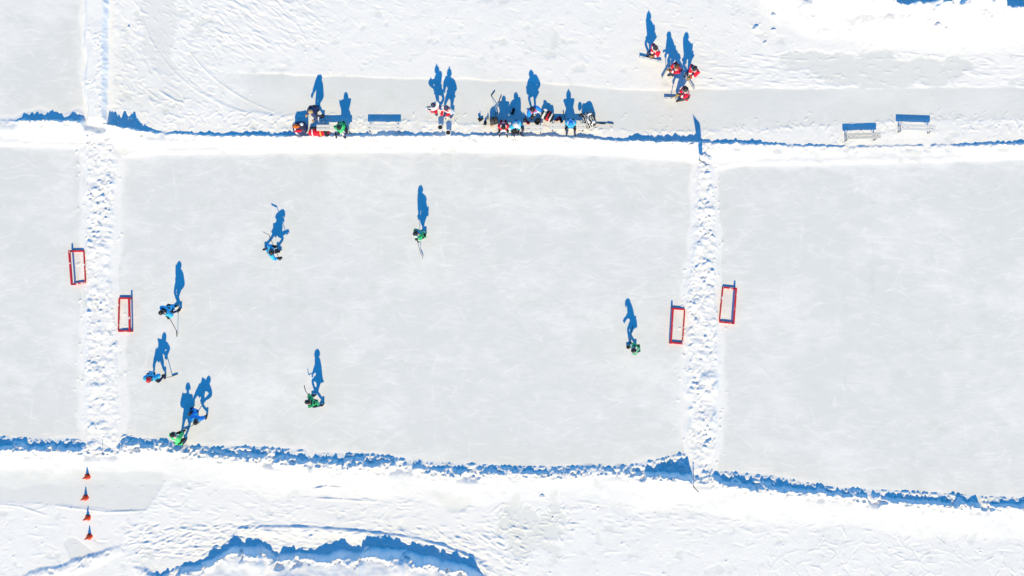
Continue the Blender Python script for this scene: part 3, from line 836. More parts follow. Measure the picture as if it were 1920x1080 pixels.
def glove_mesh(bulk):
    """wrist at the origin, fingers along +x and curled round a shaft, palm towards -z"""
    bm = bmesh.new()
    tube(bm, (-0.13 * bulk, 0, 0), (0.0, 0, 0), 0.062 * bulk, 0.046 * bulk, 10)
    hull(bm, [(x, y * (1 if x < 0.05 else 1.12), z) for x in (-0.005, 0.095 * bulk) for y in (-0.043 * bulk, 0.043 * bulk) for z in (-0.018 * bulk, 0.024 * bulk)])
    for k, L in enumerate((0.040, 0.046, 0.043, 0.033)):
        y = (-0.036 + 0.024 * k) * bulk; r0 = 0.0125 * bulk
        p = [Vector((0.088 * bulk, y, 0.006)), Vector((0.088 * bulk + L * 0.9, y * 1.05, -0.002)), Vector((0.088 * bulk + L * 1.1, y * 1.08, -0.042)), Vector((0.088 * bulk + L * 0.45, y * 1.08, -0.064))]
        for i in range(3): tube(bm, p[i], p[i + 1], r0 * (1 - 0.1 * i), r0 * (0.95 - 0.1 * i), 7)
    p = [Vector((0.02, -0.042 * bulk, -0.004)), Vector((0.062, -0.066 * bulk, -0.026)), Vector((0.095, -0.052 * bulk, -0.05))]
    for i in range(2): tube(bm, p[i], p[i + 1], 0.015 * bulk, 0.013 * bulk, 7)
    return bm_mesh('glove', bm, True)
def boot_mesh(skate):
    """ankle joint above the origin, toes along +x, sole at z=0"""
    bm = bmesh.new(); z0 = 0.075 if skate else 0.0
    def ring(x, z, rx, ry, n=12): return [Vector((x + rx * math.cos(2 * math.pi * i / n), ry * math.sin(2 * math.pi * i / n), z)) for i in range(n)]
    hull(bm, ring(0.055, z0, 0.135, 0.043) + ring(0.055, z0 + 0.05, 0.130, 0.045) + ring(-0.005, z0 + 0.085, 0.075, 0.042))
    hull(bm, ring(-0.012, z0 + 0.06, 0.066, 0.044) + ring(-0.02, z0 + 0.20, 0.062, 0.055))
    if skate: hull(bm, [(x, y, z0 + 0.14 + dz) for x, y, dz in ((0.045, -0.025, 0), (0.045, 0.025, 0), (0.075, -0.02, 0.11), (0.075, 0.02, 0.11), (0.03, 0, 0.02), (0.06, 0, 0.11))])
    return bm_mesh('skate' if skate else 'boot', bm, True)
def blade_mesh():
    bm = bmesh.new()
    hull(bm, [(x, y, z) for y in (-0.006, 0.006) for x, z in ((-0.085, 0.012), (-0.06, 0.0), (0.16, 0.0), (0.195, 0.018), (0.18, 0.03), (-0.08, 0.03))])
    for x in (-0.045, 0.125):
        hull(bm, [(x + sx * (0.035 if z > 0.05 else 0.05), y * (1.6 if z > 0.05 else 0.8), z) for sx in (-1, 1) for y in (-0.012, 0.012) for z in (0.028, 0.078)])
    return bm_mesh('blade', bm)
def eye_mesh():
    bm = bmesh.new(); bmesh.ops.create_uvsphere(bm, u_segments=8, v_segments=6, radius=0.012); return bm_mesh('eye', bm, True)
def mouth_mesh():
    bm = bmesh.new(); hull(bm, [(0, y, z) for y in (-0.024, 0.024) for z in (-0.002, 0.002)] + [(0.008, y, z) for y in (-0.014, 0.014) for z in (-0.006, 0.005)]); return bm_mesh('mouth', bm)
TPL = {}
def tpl(kind, mat):
    key = (kind, mat)
    if key not in TPL:
        f = {'helmet': helmet_mesh, 'visor': visor_mesh, 'hair': hair_mesh, 'hat': beanie_mesh, 'glove': lambda: glove_mesh(1.22), 'mitten': lambda: glove_mesh(1.0),
             'skate': lambda: boot_mesh(True), 'boot': lambda: boot_mesh(False), 'blade': blade_mesh, 'eye': eye_mesh, 'mouth': mouth_mesh}[kind]
        me = f(); me.materials.append(M[mat]); TPL[key] = me
    return TPL[key]

def basis(xa, za):
    x = Vector(xa).normalized(); z = Vector(za) - x * Vector(za).dot(x)
    z = z.normalized() if z.length > 1e-4 else Vector((0, 0, 1)); y = z.cross(x)
    return Matrix((x, y, z)).transposed().to_4x4()

def stick(label, butt, heel, face_dir, mat='shaft', group='hockey sticks', lay=None, blade_up=None):
    """shaft from the butt to the heel, blade from the heel towards face_dir"""
    d = (heel - butt); L = d.length; u = d.normalized()
    r = empty('hockey_stick', butt); tag(r, label, 'hockey stick', group)
    R = basis(u, (0, 0, 1))
    bm = bmesh.new(); box(bm, (L / 2, 0, 0), (L, 0.022, 0.032)); bmesh.ops.bevel(bm, geom=bm.edges[:], offset=0.005, segments=1, affect='EDGES')
    obj('shaft', bm_mesh('shaft', bm), r, M[mat], R)
    bm = bmesh.new(); box(bm, (0.075, 0, 0), (0.15, 0.030, 0.040)); box(bm, (0.008, 0, 0), (0.026, 0.04, 0.05))
    obj('grip_tape', bm_mesh('grip_tape', bm), r, M['tape'], R)
    f = Vector(face_dir); f = f.normalized()
    side = f.cross(Vector((0, 0, 1)));  side = side.normalized() if side.length > 0.01 else Vector((1, 0, 0))
    up = blade_up or side.cross(f).normalized()
    bm = bmesh.new(); prev = None; n = 6
    for k in range(n + 1):
        t = k / n; c = heel - butt + f * (0.31 * t - 0.01) + side * (0.035 * t * t); hh = 0.038 * (1 - 0.25 * t ** 3) ; th = 0.008
        cur = [bm.verts.new(c + up * (sh * hh) + side * (st * th)) for sh, st in ((-1, -1), (1, -1), (1, 1), (-1, 1))]
        if prev:
            for i in range(4): bm.faces.new((prev[i], prev[(i + 1) % 4], cur[(i + 1) % 4], cur[i]))
        else: bm.faces.new(cur[::-1])
        prev = cur
    bm.faces.new(prev)
    obj('blade', bm_mesh('blade', bm), r, M['tape'])
    return r

def person(label, feet, head, face, hands=(None, None), hip=None, jersey='blue', stripe='white', yoke=None, pants='black', sock='navy', top='helm_black', top_kind='helmet',
           shoe='skate', shoe_mat='black', glove='black', glove_kind='glove', scale=1.0, group=None, jersey_name='jersey', look_down=0.35, coat_long=False, sub=2):
    """feet and head are photo pixels with a height; hands likewise. Everything is solved in metres from there."""
    s = scale
    F = [at(x, y, 0.05) for x, y in feet]
    for f in F: f.z = gz(f)
    hx = at(*head); zg = min(f.z for f in F)
    hx.z = head[2] + zg
    mid = (F[0] + F[1]) / 2
    fa = math.radians(face); fwd = Vector((math.cos(fa), math.sin(fa), 0)); lat = Vector((-fwd.y, fwd.x, 0))
    if F[0].dot(lat) < F[1].dot(lat): F = F[::-1]
    ah = 0.165 if shoe == 'skate' else 0.095
    ank = [f + Vector((0, 0, ah)) for f in F]
    LT, LS, TR, NK, UA, FA = 0.45 * s, 0.45 * s, 0.50 * s, 0.23 * s, 0.30 * s, 0.27 * s
    if hip is None:
        off = Vector((hx.x - mid.x, hx.y - mid.y, 0))
        if off.length > 0.62: off *= 0.62 / off.length; hx.x, hx.y = mid.x + off.x, mid.y + off.y
        hp = mid - off * 0.12
        dx = Vector((hx.x - hp.x, hx.y - hp.y, 0)).length
        hz = hx.z - math.sqrt(max((TR + NK) ** 2 - dx * dx, 0.05))
        gapm = max(max((a - hp).xy.length for a in ank) - 0.1, 0)
        hmax = ah + zg + math.sqrt(max(((LT + LS) * 0.97) ** 2 - gapm ** 2, 0.1))
        hp.z = min(max(hz, zg + 0.45), hmax)
    else:
        hp = at(*hip); hp.z = hip[2] + zg
    up = (hx - hp).normalized()
    lat = (lat - up * lat.dot(up)).normalized()
    rt = empty('person', (mid.x, mid.y, zg)); tag(rt, label, 'person', group)
    O = rt.location.copy()
    neck = hp + up * TR
    hc = neck + (up * 0.75 + Vector((0, 0, 0.25)) + fwd * 0.1 * look_down).normalized() * NK
    hup = (hc - neck).normalized(); hup = (hup + Vector((0, 0, 0.3))).normalized()
    hf = (fwd - Vector((0, 0, look_down))); hf = (hf - hup * hf.dot(hup)).normalized()
    legs = []
    for i, sg in ((0, 1), (1, -1)):
        h = hp + lat * sg * 0.10 * s - up * 0.02
        kn, an = ik(h, ank[i], LT, LS, fwd + lat * sg * 0.25)
        legs.append((h, kn, an))
    arms = []
    for i, sg in ((0, 1), (1, -1)):
        sh = neck + lat * sg * 0.195 * s - up * 0.045
        tg = hands[i]
        if tg is None: tg = hp + lat * sg * 0.30 + fwd * 0.12 + Vector((0, 0, 0.02))
        elif not isinstance(tg, Vector): tg = at(*tg); 
        el, wr = ik(sh, tg, UA, FA, -fwd * 0.5 + lat * sg * 0.45 - Vector((0, 0, 0.7)))
        arms.append((sh, el, wr))
    # ---- body, one skin
    V = [hp]; E = []; Rr = [(0.14 * s, 0.115 * s)]; seg = []
    def addv(p, par, r):
        V.append(p); Rr.append(r); E.append((par, len(V) - 1)); return len(V) - 1
    sp = addv(hp + up * TR * 0.4, 0, 0.125 * s); chst = addv(hp + up * TR * 0.8, sp, 0.14 * s)
    nk = addv(neck + hup * 0.06, chst, 0.058 * s); hd = addv(hc, nk, 0.088 * s); ht = addv(hc + hup * 0.07, hd, 0.075 * s)
    addv(hc + hf * 0.118 - hup * 0.005, hd, 0.014)
    seg += [(hp, neck, 'torso'), (neck + hup * 0.05, hc + hup * 0.1, 'head')]
    for (h, kn, an) in legs:
        a = addv(h - up * 0.03, 0, 0.098 * s); b = addv(kn, a, 0.066 * s); c = addv(an, b, 0.05 * s)
        toe = addv(an + (fwd * 0.14 - Vector((0, 0, 0.05))), c, 0.034)
        seg += [(h, kn, 'thigh'), (kn, an, 'shin')]
    for (sh, el, wr) in arms:
        a = addv(sh, chst, 0.072 * s); b = addv(el, a, 0.05 * s); c = addv(wr, b, 0.035 * s)
        seg += [(sh, el, 'arm'), (el, wr, 'arm')]
    body_m = {'torso': 0, 'arm': 0, 'head': 1, 'thigh': 2, 'shin': 3}
    def cls_body(p):
        p = p + O; best = min(seg, key=lambda q: seg_t(p, q[0], q[1])[1]); return body_m[best[2]]
    skin_obj('body', [v - O for v in V], E, Rr, rt, [jersey, 'skin', pants, sock], cls_body, 1)
    # ---- jersey, loose and padded
    V = [hp - up * (0.02 if not coat_long else 0.16)]; E = []; Rr = [(0.178 * s, 0.15 * s)]
    addv(V[0] - up * 0.07, 0, (0.14 * s, 0.115 * s))
    sp = addv(hp + up * TR * 0.42, 0, (0.182 * s, 0.15 * s)); chst = addv(hp + up * TR * 0.80, sp, (0.195 * s, 0.158 * s)); addv(hp + up * TR * 1.02, chst, 0.085 * s)
    jseg = []
    for (sh, el, wr) in arms:
        a = addv(sh, chst, 0.125 * s); b = addv(el, a, 0.095 * s); c = addv(el + (wr - el) * 0.88, b, 0.076 * s)
        jseg.append((sh, el, wr))
    J0 = hp - up * 0.08; J1 = neck
    yk = yoke
    def cls_j(p):
        p = p + O
        for (sh, el, wr) in jseg:
            t, d_ = seg_t(p, el, wr)
            if d_ < 0.12 and 0.25 < t < 0.55: return 1
        t, d_ = seg_t(p, J0, J1)
        if d_ < 0.24 and 0.02 < t < 0.13 and d_ > 0.1: return 1
        if yk and t > 0.985 and d_ < 0.16: return 2
        q = p - (J0 + (J1 - J0) * 0.62)
        if yk and q.dot(fwd) < -0.06 and abs(q.dot(lat)) < 0.075 and abs(q.dot(up)) < 0.075 and d_ < 0.26: return 2
        return 0
    skin_obj(jersey_name, [v - O for v in V], E, Rr, rt, [jersey, stripe, yk or jersey], cls_j, sub)
    # ---- padded hockey shorts
    V = [hp - up * 0.01]; E = []; Rr = [(0.145 * s, 0.125 * s)]
    for (h, kn, an) in legs:
        a = addv(h - up * 0.03, 0, 0.112 * s); addv(h + (kn - h) * 0.78, a, 0.092 * s)
    skin_obj('shorts' if shoe == 'skate' else 'trousers', [v - O for v in V], E, Rr, rt, [pants], lambda p: 0, 2)
    # ---- head gear, face
    Rh = basis(hf, hup); Th = Matrix.Translation(hc - O) @ Rh
    sc = Matrix.Diagonal((s * 1.02, s * 1.02, s * 1.02, 1))
    if top_kind == 'helmet':
        h = obj('helmet', tpl('helmet', top), rt, None, Th @ Matrix.Translation((0, 0, 0.012)) @ sc)
        obj('visor', tpl('visor', 'visor'), h, None, Matrix())
    elif top_kind == 'hair':
        obj('hair', tpl('hair', top), rt, None, Th @ sc)
    else:
        obj('hat', tpl('hat', top), rt, None, Th @ Matrix.Translation((-0.012, 0, 0.02)) @ Matrix.Rotation(-0.15, 4, 'Y') @ sc)
    for sg in (-1, 1): obj('eye', tpl('eye', 'dark'), rt, None, Th @ Matrix.Translation((0.088 * s, 0.034 * sg, 0.006)))
    obj('mouth', tpl('mouth', 'flag_red'), rt, None, Th @ Matrix.Translation((0.088 * s, 0, -0.055)))
    # ---- gloves
    for (sh, el, wr) in arms:
        dirn = (wr - el).normalized()
        obj('glove', tpl(glove_kind, glove), rt, None, Matrix.Translation(wr - O) @ basis(dirn, Vector((0, 0, 1)) - fwd * 0.3))
    # ---- footwear
    for i, (h, kn, an) in enumerate(legs):
        sg = 1 if i == 0 else -1
        to = (fwd + lat * sg * 0.25); to.z = 0
        B = obj(shoe, tpl(shoe, shoe_mat), rt, None, Matrix.Translation(an - Vector((0, 0, ah)) - O) @ basis(to, (0, 0, 1)))
        if shoe == 'skate': obj('blade', tpl('blade', 'steel'), B, None, Matrix())
    return rt, [a[2] for a in arms], fwd

def held_stick(label, hands, heel, face_dir, mat='shaft', over=0.12):
    """stick through the upper hand towards the heel"""
    h = hands + (hands - heel).normalized() * over
    return stick(label, h, heel, face_dir, mat, 'sticks in the players\' hands')

def player(label, feet, head, face, h_top, heel, bdir, which=0, stick_label='', frac=0.34, mat='shaft', **kw):
    """a skater whose two hands lie on the shaft between the upper hand and the heel of the blade"""
    top = at(*h_top); he = at(*heel)
    low = top + (he - top).normalized() * frac
    hs = (top, low) if which == 0 else (low, top)
    r, w, fwd = person(label, feet, head, face, hs, **kw)
    palm = [wv + (h - wv).normalized() * min(0.08, (h - wv).length) if (h - wv).length > 1e-4 else wv for wv, h in zip(w, hs)]
    t = palm[which]
    d = Vector((math.cos(math.radians(bdir)), math.sin(math.radians(bdir)), 0.0))
    held_stick(stick_label, t, he, d, mat)
    return r
G1 = 'players on the middle rink'
# light blue side
player('player in light blue at the upper left, stick carried high across the body', [(498, 468), (521, 469)], (510, 474, 1.54), 10, (523, 484, 1.02), (504, 440, 1.12), 160, 1,
       'stick carried flat in the air by the uppermost light blue player', 0.62, jersey='blue', stripe='royal', yoke='black', group=G1, hip=(507, 469, 0.86))
player('player in light blue reaching down with the stick, above the red-helmeted one', [(332, 574), (338, 581)], (303, 586, 1.70), 215, (317, 595, 1.0), (331, 620, 0.12), -80, 0,
       'stick pointing straight down the picture, held beside the left red goal', 0.34, jersey='blue', stripe='blue', yoke='black', group=G1)
player('player in light blue with a red helmet, arm held out', [(288, 699), (309, 704)], (279.5, 712, 1.45), -95, (296, 711, 0.85), (322, 706, 0.05), 25, 0,
       'stick lying level to the right of the red-helmeted player', 0.3, jersey='blue', stripe='blue', yoke='black', top='helm_red', group=G1)
player('player in royal blue bending low beside the green opponent at the lower left', [(362, 765), (388, 780)], (366.5, 785, 1.12), -115, (375, 788, 0.72), (352, 803, 0.06), 205, 0,
       'stick crossing an opponent\'s, held by the bent royal blue player', 0.34, jersey='royal', stripe='blue', yoke='blue', group=G1, hip=(364, 775.5, 0.80))
# green side
player('player in green alone at the top centre of the middle rink', [(793, 444), (797, 440)], (779, 437, 1.72), 225, (781, 447, 0.95), (788.5, 474, 0.12), -60, 1,
       'stick trailing downward from the top centre green player', 0.34, jersey='green', stripe='white', yoke='royal', group=G1)
player('player in green striding with the stick held out, lower centre of the middle rink', [(590, 741), (605, 759)], (577, 753, 1.60), 185, (584, 748, 0.95), (573, 733, 0.55), 110, 0,
       'stick pointing up and left from the lower centre green player', 0.3, jersey='green', stripe='lime', yoke='black', group=G1)
player('player in green near the right goal of the middle rink', [(1181, 650), (1191, 651)], (1188, 657, 1.66), 180, (1180, 650, 1.0), (1184, 621, 0.55), 80, 1,
       'stick reaching up into the shadow of the green player near the right goal', 0.34, jersey='green', stripe='white', yoke='white', group=G1)
player('player in bright green at the lower left edge of the rink, by the snow bank', [(338, 829), (346, 830)], (325.5, 816, 1.42), 65, (333, 812, 0.86), (362, 797, 0.10), 20, 0,
       'stick thrust up and right by the bright green player at the lower bank', 0.45, jersey='lime', stripe='green', yoke='white', scale=1.03, group=G1, hip=(334, 826, 0.90))

# on the side line
G2 = 'people waiting along the upper bank'
person('woman in a navy coat standing left of the first bench', [(592, 213), (606, 218)], (581, 211.5, 1.68), 200, ((588, 226, 0.85), (574, 219, 0.95)), jersey='navy', stripe='navy', pants='grey', sock='grey', top='hair_blond',
       top_kind='hair', shoe='boot', shoe_mat='dark', glove='tan', glove_kind='mitten', group=G2, jersey_name='coat', coat_long=True, scale=0.97)
def sitter(label, x, y, face, head, feet, hip, hands=(None, None), **kw):
    return person(label, feet, head, face, hands, hip=hip, **kw)
sitter('player in green bent forward on the first bench beside the red bag', 640, 240, -80, (638, 240, 1.12), [(633, 255), (647, 256)], (642, 236, 0.56), ((637, 251, 0.55), (644, 251, 0.55)),
       jersey='green', stripe='lime', yoke='lime', top='helm_black', pants='black', glove='helm_white', group=G2)
sitter('player in red seated at the left end of the middle bench', 944, 238, -90, (944, 240, 1.14), [(938, 252), (950, 252)], (944, 233, 0.56), ((939, 246, 0.62), (949, 246, 0.62)),
       jersey='red', stripe='white', yoke='white', top='hair_dark', top_kind='hair', group=G2, glove='white')
sitter('player in light blue with a white helmet seated on the middle bench', 967, 238, -60, (968, 235, 1.26), [(963, 251), (977, 252)], (966, 233, 0.56), ((972, 246, 0.75), (960, 246, 0.7)),
       jersey='blue', stripe='white', yoke='white', top='helm_white', group=G2)
sitter('lone player in light blue seated on the bench nearest the patterned bag', 1070, 238, -90, (1070, 233, 1.28), [(1063, 248), (1077, 249)], (1070, 229, 0.56), ((1064, 240, 0.62), (1076, 240, 0.62)),
       jersey='blue', stripe='royal', yoke='white', top='royal', top_kind='hat', group=G2)
person('standing player in white with red cuffs, left of the pair above the buckets', [(816, 212), (825, 206)], (812.5, 198, 1.62), -50, ((818, 207, 1.1), (808, 207, 1.1)), jersey='white', stripe='red', yoke=None, pants='navy', sock='white',
       top='helm_navy', top_kind='hat', glove='red', group=G2)
person('standing player in white with blue trim, right of the pair above the buckets', [(840, 219), (850, 213)], (836.5, 203, 1.60), -120, ((842, 214, 1.1), (829, 211, 1.1)), jersey='white', stripe='royal', yoke='red', pants='navy', sock='white',
       top='helm_navy', top_kind='hat', glove='red', group=G2)
person('standing player in a blue and white striped jersey behind the middle bench', [(998, 216), (1004, 214)], (998, 206, 1.62), 120, ((990, 208, 1.05), (1005, 210, 1.05)), jersey='royal', stripe='white', yoke='red', pants='black', sock='white',
       top='helm_black', group=G2, glove='white')

# clearing snow
G3 = 'people in red pushing snow scrapers'
def scraper(label, a, b, hand, handle_mat='yellow'):
    A = Vector((wx(a[0]), wy(a[1]), 0)); B = Vector((wx(b[0]), wy(b[1]), 0)); c = (A + B) / 2; z = gz(c)
    r = empty('snow_scraper', (c.x, c.y, z)); tag(r, label, 'snow scraper', 'wide snow scrapers')
    d = (B - A); L = d.length; ang = math.atan2(d.y, d.x)
    loc = hand - Vector((c.x, c.y, z)); R = Matrix.Rotation(ang, 4, 'Z')
    nrm = Vector((-math.sin(ang), math.cos(ang), 0)); sgn = 1 if nrm.dot(loc) > 0 else -1
    bm = bmesh.new(); prev = None
    for k in range(7):
        t = k / 6; y = -sgn * (0.02 * math.sin(t * math.pi / 2) ** 2 - 0.035 * (1 - t) ** 2); zz = 0.15 * t
        cur = [bm.verts.new((x, y + o_, zz + 0.004)) for x in (-L / 2, L / 2) for o_ in (0, 0.008)]
        if prev:
            for i, j in ((0, 2), (2, 3), (3, 1), (1, 0)): bm.faces.new((prev[i], prev[j], cur[j], cur[i]))
        else: bm.faces.new((cur[0], cur[1], cur[3], cur[2]))
        prev = cur
    bm.faces.new((prev[0], prev[2], prev[3], prev[1]))
    obj('blade', bm_mesh('blade', bm), r, M['alu'], R)
    bm = bmesh.new()
    for x in (-L / 3, 0, L / 3): box(bm, (x, sgn * 0.03, 0.08), (0.025, 0.03, 0.12))
    obj('stiffener', bm_mesh('stiffener', bm), r, M['alu'], R)
    bm = bmesh.new(); top = loc + loc.normalized() * 0.05
    tube(bm, Vector((0, 0, 0.08)), top, 0.018, n=8)
    obj('handle', bm_mesh('handle', bm), r, M[handle_mat])
    u = Vector((math.cos(ang), math.sin(ang), 0))
    bm = bmesh.new(); tube(bm, top - u * 0.07, top + u * 0.07, 0.017, n=8)
    obj('grip', bm_mesh('grip', bm), r, M['black'])
    return r
def sweeper(label, slabel, feet, head, face, hand, a, b, **kw):
    h = at(*hand)
    c = Vector(((wx(a[0]) + wx(b[0])) / 2, (wy(a[1]) + wy(b[1])) / 2, 0.12))
    low = h + (c - h).normalized() * 0.30
    r, w, f = person(label, feet, head, face, (h, low), jersey='red', stripe='white', yoke='white', group=G3, shoe='boot', glove='tan', glove_kind='mitten', **kw)
    scraper(slabel, a, b, w[0])
sweeper('person in red and navy trousers pushing a scraper, uppermost of the four', 'snow scraper pushed by the uppermost person in red', [(1217, 105), (1226, 107)], (1228, 91, 1.55), -150, (1223, 105, 1.0),
        (1198.5, 108), (1239.5, 117.5), pants='navy', sock='navy', top='helm_black', top_kind='hat')
sweeper('person in red with brown hair pushing a scraper to the left', 'snow scraper standing nearly upright in the picture, left of the brown-haired person', [(1258, 141), (1266, 139)], (1267, 126, 1.56), 200, (1256, 132, 1.0),
        (1257, 118), (1240, 148), pants='navy', sock='grey', top='hair_brown', top_kind='hair')
sweeper('person in red, rightmost of the four clearing snow', 'snow scraper slanting to the lower right under the rightmost person in red', [(1288, 141), (1296, 143)], (1302, 129, 1.56), 225, (1293, 146, 1.0),
        (1280, 137), (1301, 168), pants='navy', sock='navy', top='helm_black')
sweeper('person in red with black boots, lowest of the four clearing snow', 'snow scraper held level at the left of the lowest person in red', [(1274, 188), (1282, 186)], (1285, 167, 1.52), 190, (1274, 178, 0.98),
        (1245, 184.5), (1270, 185.5), pants='grey', sock='grey', top='helm_black')

# turn the skins into plain meshes
bpy.context.view_layer.update()
dg = bpy.context.evaluated_depsgraph_get()
done = []
for o, mats, cls in PENDING:
    me = bpy.data.meshes.new_from_object(o.evaluated_get(dg))
    done.append((o, me, mats, cls))
for o, me, mats, cls in done:
    nm = o.data.name.split('.')[0]
    o.modifiers.clear(); o.data = me; me.name = nm
    me.materials.clear()
    for k in mats: me.materials.append(M[k])
    for p in me.polygons:
        p.use_smooth = True
        if len(mats) > 1: p.material_index = cls(p.center)

# ------------------------------------------------------------------ bags, spare sticks, small gear by the benches
def blob(bm, c, s, seed, mi=0, sub=2, p=2.6):
    r_ = random.Random(seed)
    g = bmesh.ops.create_icosphere(bm, subdivisions=sub, radius=1.0)
    for v in g['verts']:
        q = v.co; n_ = (abs(q.x) ** p + abs(q.y) ** p + abs(q.z) ** p) ** (1 / p)
        q /= n_; k = 1 + r_.uniform(-0.05, 0.05)
        v.co = Vector((c[0] + q.x * s[0] * k, c[1] + q.y * s[1] * k, c[2] + q.z * s[2] * k))
        for f in v.link_faces: f.material_index = mi
def thing_at(name, px, py, label, cat, group=None, rz=0, dz=0.0):
    c = Vector((wx(px), wy(py), 0)); return tag(empty(name, (c.x, c.y, gz(c) + dz), rz), label, cat, group)
def bag(px, py, size, mat, label, bands, rz=0.0, name='sports_bag', handle=True, seed=1, extras=()):
    r = thing_at(name, px, py, label, 'bag', 'bags and gear by the benches', rz)
    L, Wd, Hh = size
    bm = bmesh.new(); blob(bm, (0, 0, Hh / 2), (L / 2, Wd / 2, Hh / 2), seed, 0, 3, 4.0)
    obj('bag_body', bm_mesh('bag_body', bm, True), r, M[mat])
    for (x, w, bmcol) in bands:
        bm = bmesh.new(); n = 16; prev = None; first = None
        for k in range(n + 1):
            a = 2 * math.pi * k / n; cy, sz = math.cos(a), math.sin(a); m_ = (abs(cy) ** 4 + abs(sz) ** 4) ** 0.25
            sx = (1 - min(0.98, abs(x * 2 / L)) ** 4) ** 0.25 * 1.04 + 0.02
            y_, z_ = cy / m_ * Wd / 2 * sx, Hh / 2 + sz / m_ * Hh / 2 * sx
            cur = (bm.verts.new((x - w / 2, y_, max(z_, 0.002))), bm.verts.new((x + w / 2, y_, max(z_, 0.002))))
            if prev: bm.faces.new((prev[0], prev[1], cur[1], cur[0]))
            prev = cur
        obj('strap', bm_mesh('strap', bm, True), r, M[bmcol])
    if handle:
        bm = bmesh.new()
        for k in range(8):
            a0, a1 = math.pi * k / 8, math.pi * (k + 1) / 8
            tube(bm, (0.16 * math.cos(a0), 0.02, Hh + 0.01 + 0.07 * math.sin(a0)), (0.16 * math.cos(a1), 0.02, Hh + 0.01 + 0.07 * math.sin(a1)), 0.012, n=6)
        obj('handle', bm_mesh('handle', bm, True), r, M['black'])
    for (c, s_, mt, nm) in extras:
        bm = bmesh.new(); blob(bm, c, s_, seed + 5); obj(nm, bm_mesh(nm, bm, True), r, M[mt])
    return r
bag(566, 242, (0.66, 0.56, 0.52), 'navy', 'bulky dark backpack with orange panels at the far left of the gear', [(-0.18, 0.07, 'white'), (0.2, 0.05, 'grey')], 0.15, 'backpack', True, 3,
    (((-0.10, 0.02, 0.53), (0.17, 0.11, 0.06), 'orange', 'orange_panel'), ((-0.05, -0.2, 0.46), (0.2, 0.07, 0.08), 'red', 'red_panel'), ((0.17, 0.08, 0.52), (0.09, 0.08, 0.06), 'helm_white', 'pocket')))
bag(600, 249, (1.00, 0.34, 0.30), 'red', 'long red and black bag lying before the first bench', [(0.10, 0.05, 'yellow'), (0.36, 0.20, 'black'), (-0.3, 0.06, 'white')], 0.04, 'sports_bag', True, 4,
    (((-0.22, 0.17, 0.30), (0.16, 0.06, 0.05), 'black', 'pocket'),))
bag(926.5, 229, (0.40, 0.33, 0.50), 'grey', 'dark grey bag with the two crossed sticks leaning on it', [(0.0, 0.05, 'black')], 0.3, 'sports_bag', True, 6, (((-0.19, -0.15, 0.12), (0.06, 0.05, 0.12), 'tan', 'side_pocket'),))
bag(1026.5, 219, (0.60, 0.46, 0.40), 'black', 'black gear bag with broad white ends, right of the striped standing player', [(-0.17, 0.10, 'white'), (0.18, 0.07, 'white'), (0.02, 0.05, 'red')], -0.5, 'sports_bag', True, 8,
    (((-0.22, 0.16, 0.36), (0.10, 0.06, 0.06), 'helm_white', 'white_pad'), ((0.08, -0.18, 0.3), (0.14, 0.06, 0.08), 'red', 'red_pad')))
bag(1008, 229, (0.32, 0.24, 0.26), 'dark', 'small black bag between the middle bench and the black gear bag', [(0.0, 0.04, 'grey')], 0.9, 'sports_bag', True, 9)
bag(1103.5, 227, (0.58, 0.74, 0.52), 'pattern', 'black and white patterned bag at the right end of the gear', [(-0.16, 0.04, 'black'), (0.19, 0.035, 'grey')], 0.35, 'gear_bag', True, 12,
    (((0.06, 0.2, 0.52), (0.12, 0.05, 0.05), 'white', 'white_pad'), ((-0.12, -0.05, 0.53), (0.05, 0.16, 0.04), 'white', 'white_pad'), ((0.12, -0.22, 0.50), (0.09, 0.07, 0.06), 'white', 'white_pad'), ((-0.34, 0.34, 0.4), (0.10, 0.06, 0.16), 'black', 'side_pocket')))

def lying_stick(label, butt, heel, bdir, mat='shaft', zb=0.02, zh=0.045):
    b = Vector((wx(butt[0]), wy(butt[1]), 0)); h = Vector((wx(heel[0]), wy(heel[1]), 0))
    b.z = gz(b) + zb; h.z = gz(h) + zh
    stick(label, b, h, Vector((math.cos(math.radians(bdir)), math.sin(math.radians(bdir)), 0.05)), mat, 'spare sticks by the benches')
lying_stick('white-shafted spare stick with hooked blade, leaning up and left from the grey bag', (934, 219), (921, 181), 58, 'shaft_white', 0.40)
lying_stick('short dark spare stick leaning up and right from the grey bag', (929, 219), (936, 191), 75, 'shaft_light', 0.42)
lying_stick('dark stick lying to the right of the patterned bag', (1100, 229.5), (1139, 231.5), -3, 'shaft', 0.02)
lying_stick('thin stick lying parallel just below the dark one, right of the patterned bag', (1098, 234), (1124, 233), 5, 'shaft_light', 0.02)
lying_stick('stick propped below the white-helmeted sitter, blade on the snow', (966, 237), (986, 246), 40, 'shaft', 0.30)
lying_stick('stick leaning by the lone light blue sitter, blade towards the bench', (1056, 210), (1062, 236), -80, 'shaft', 0.05)

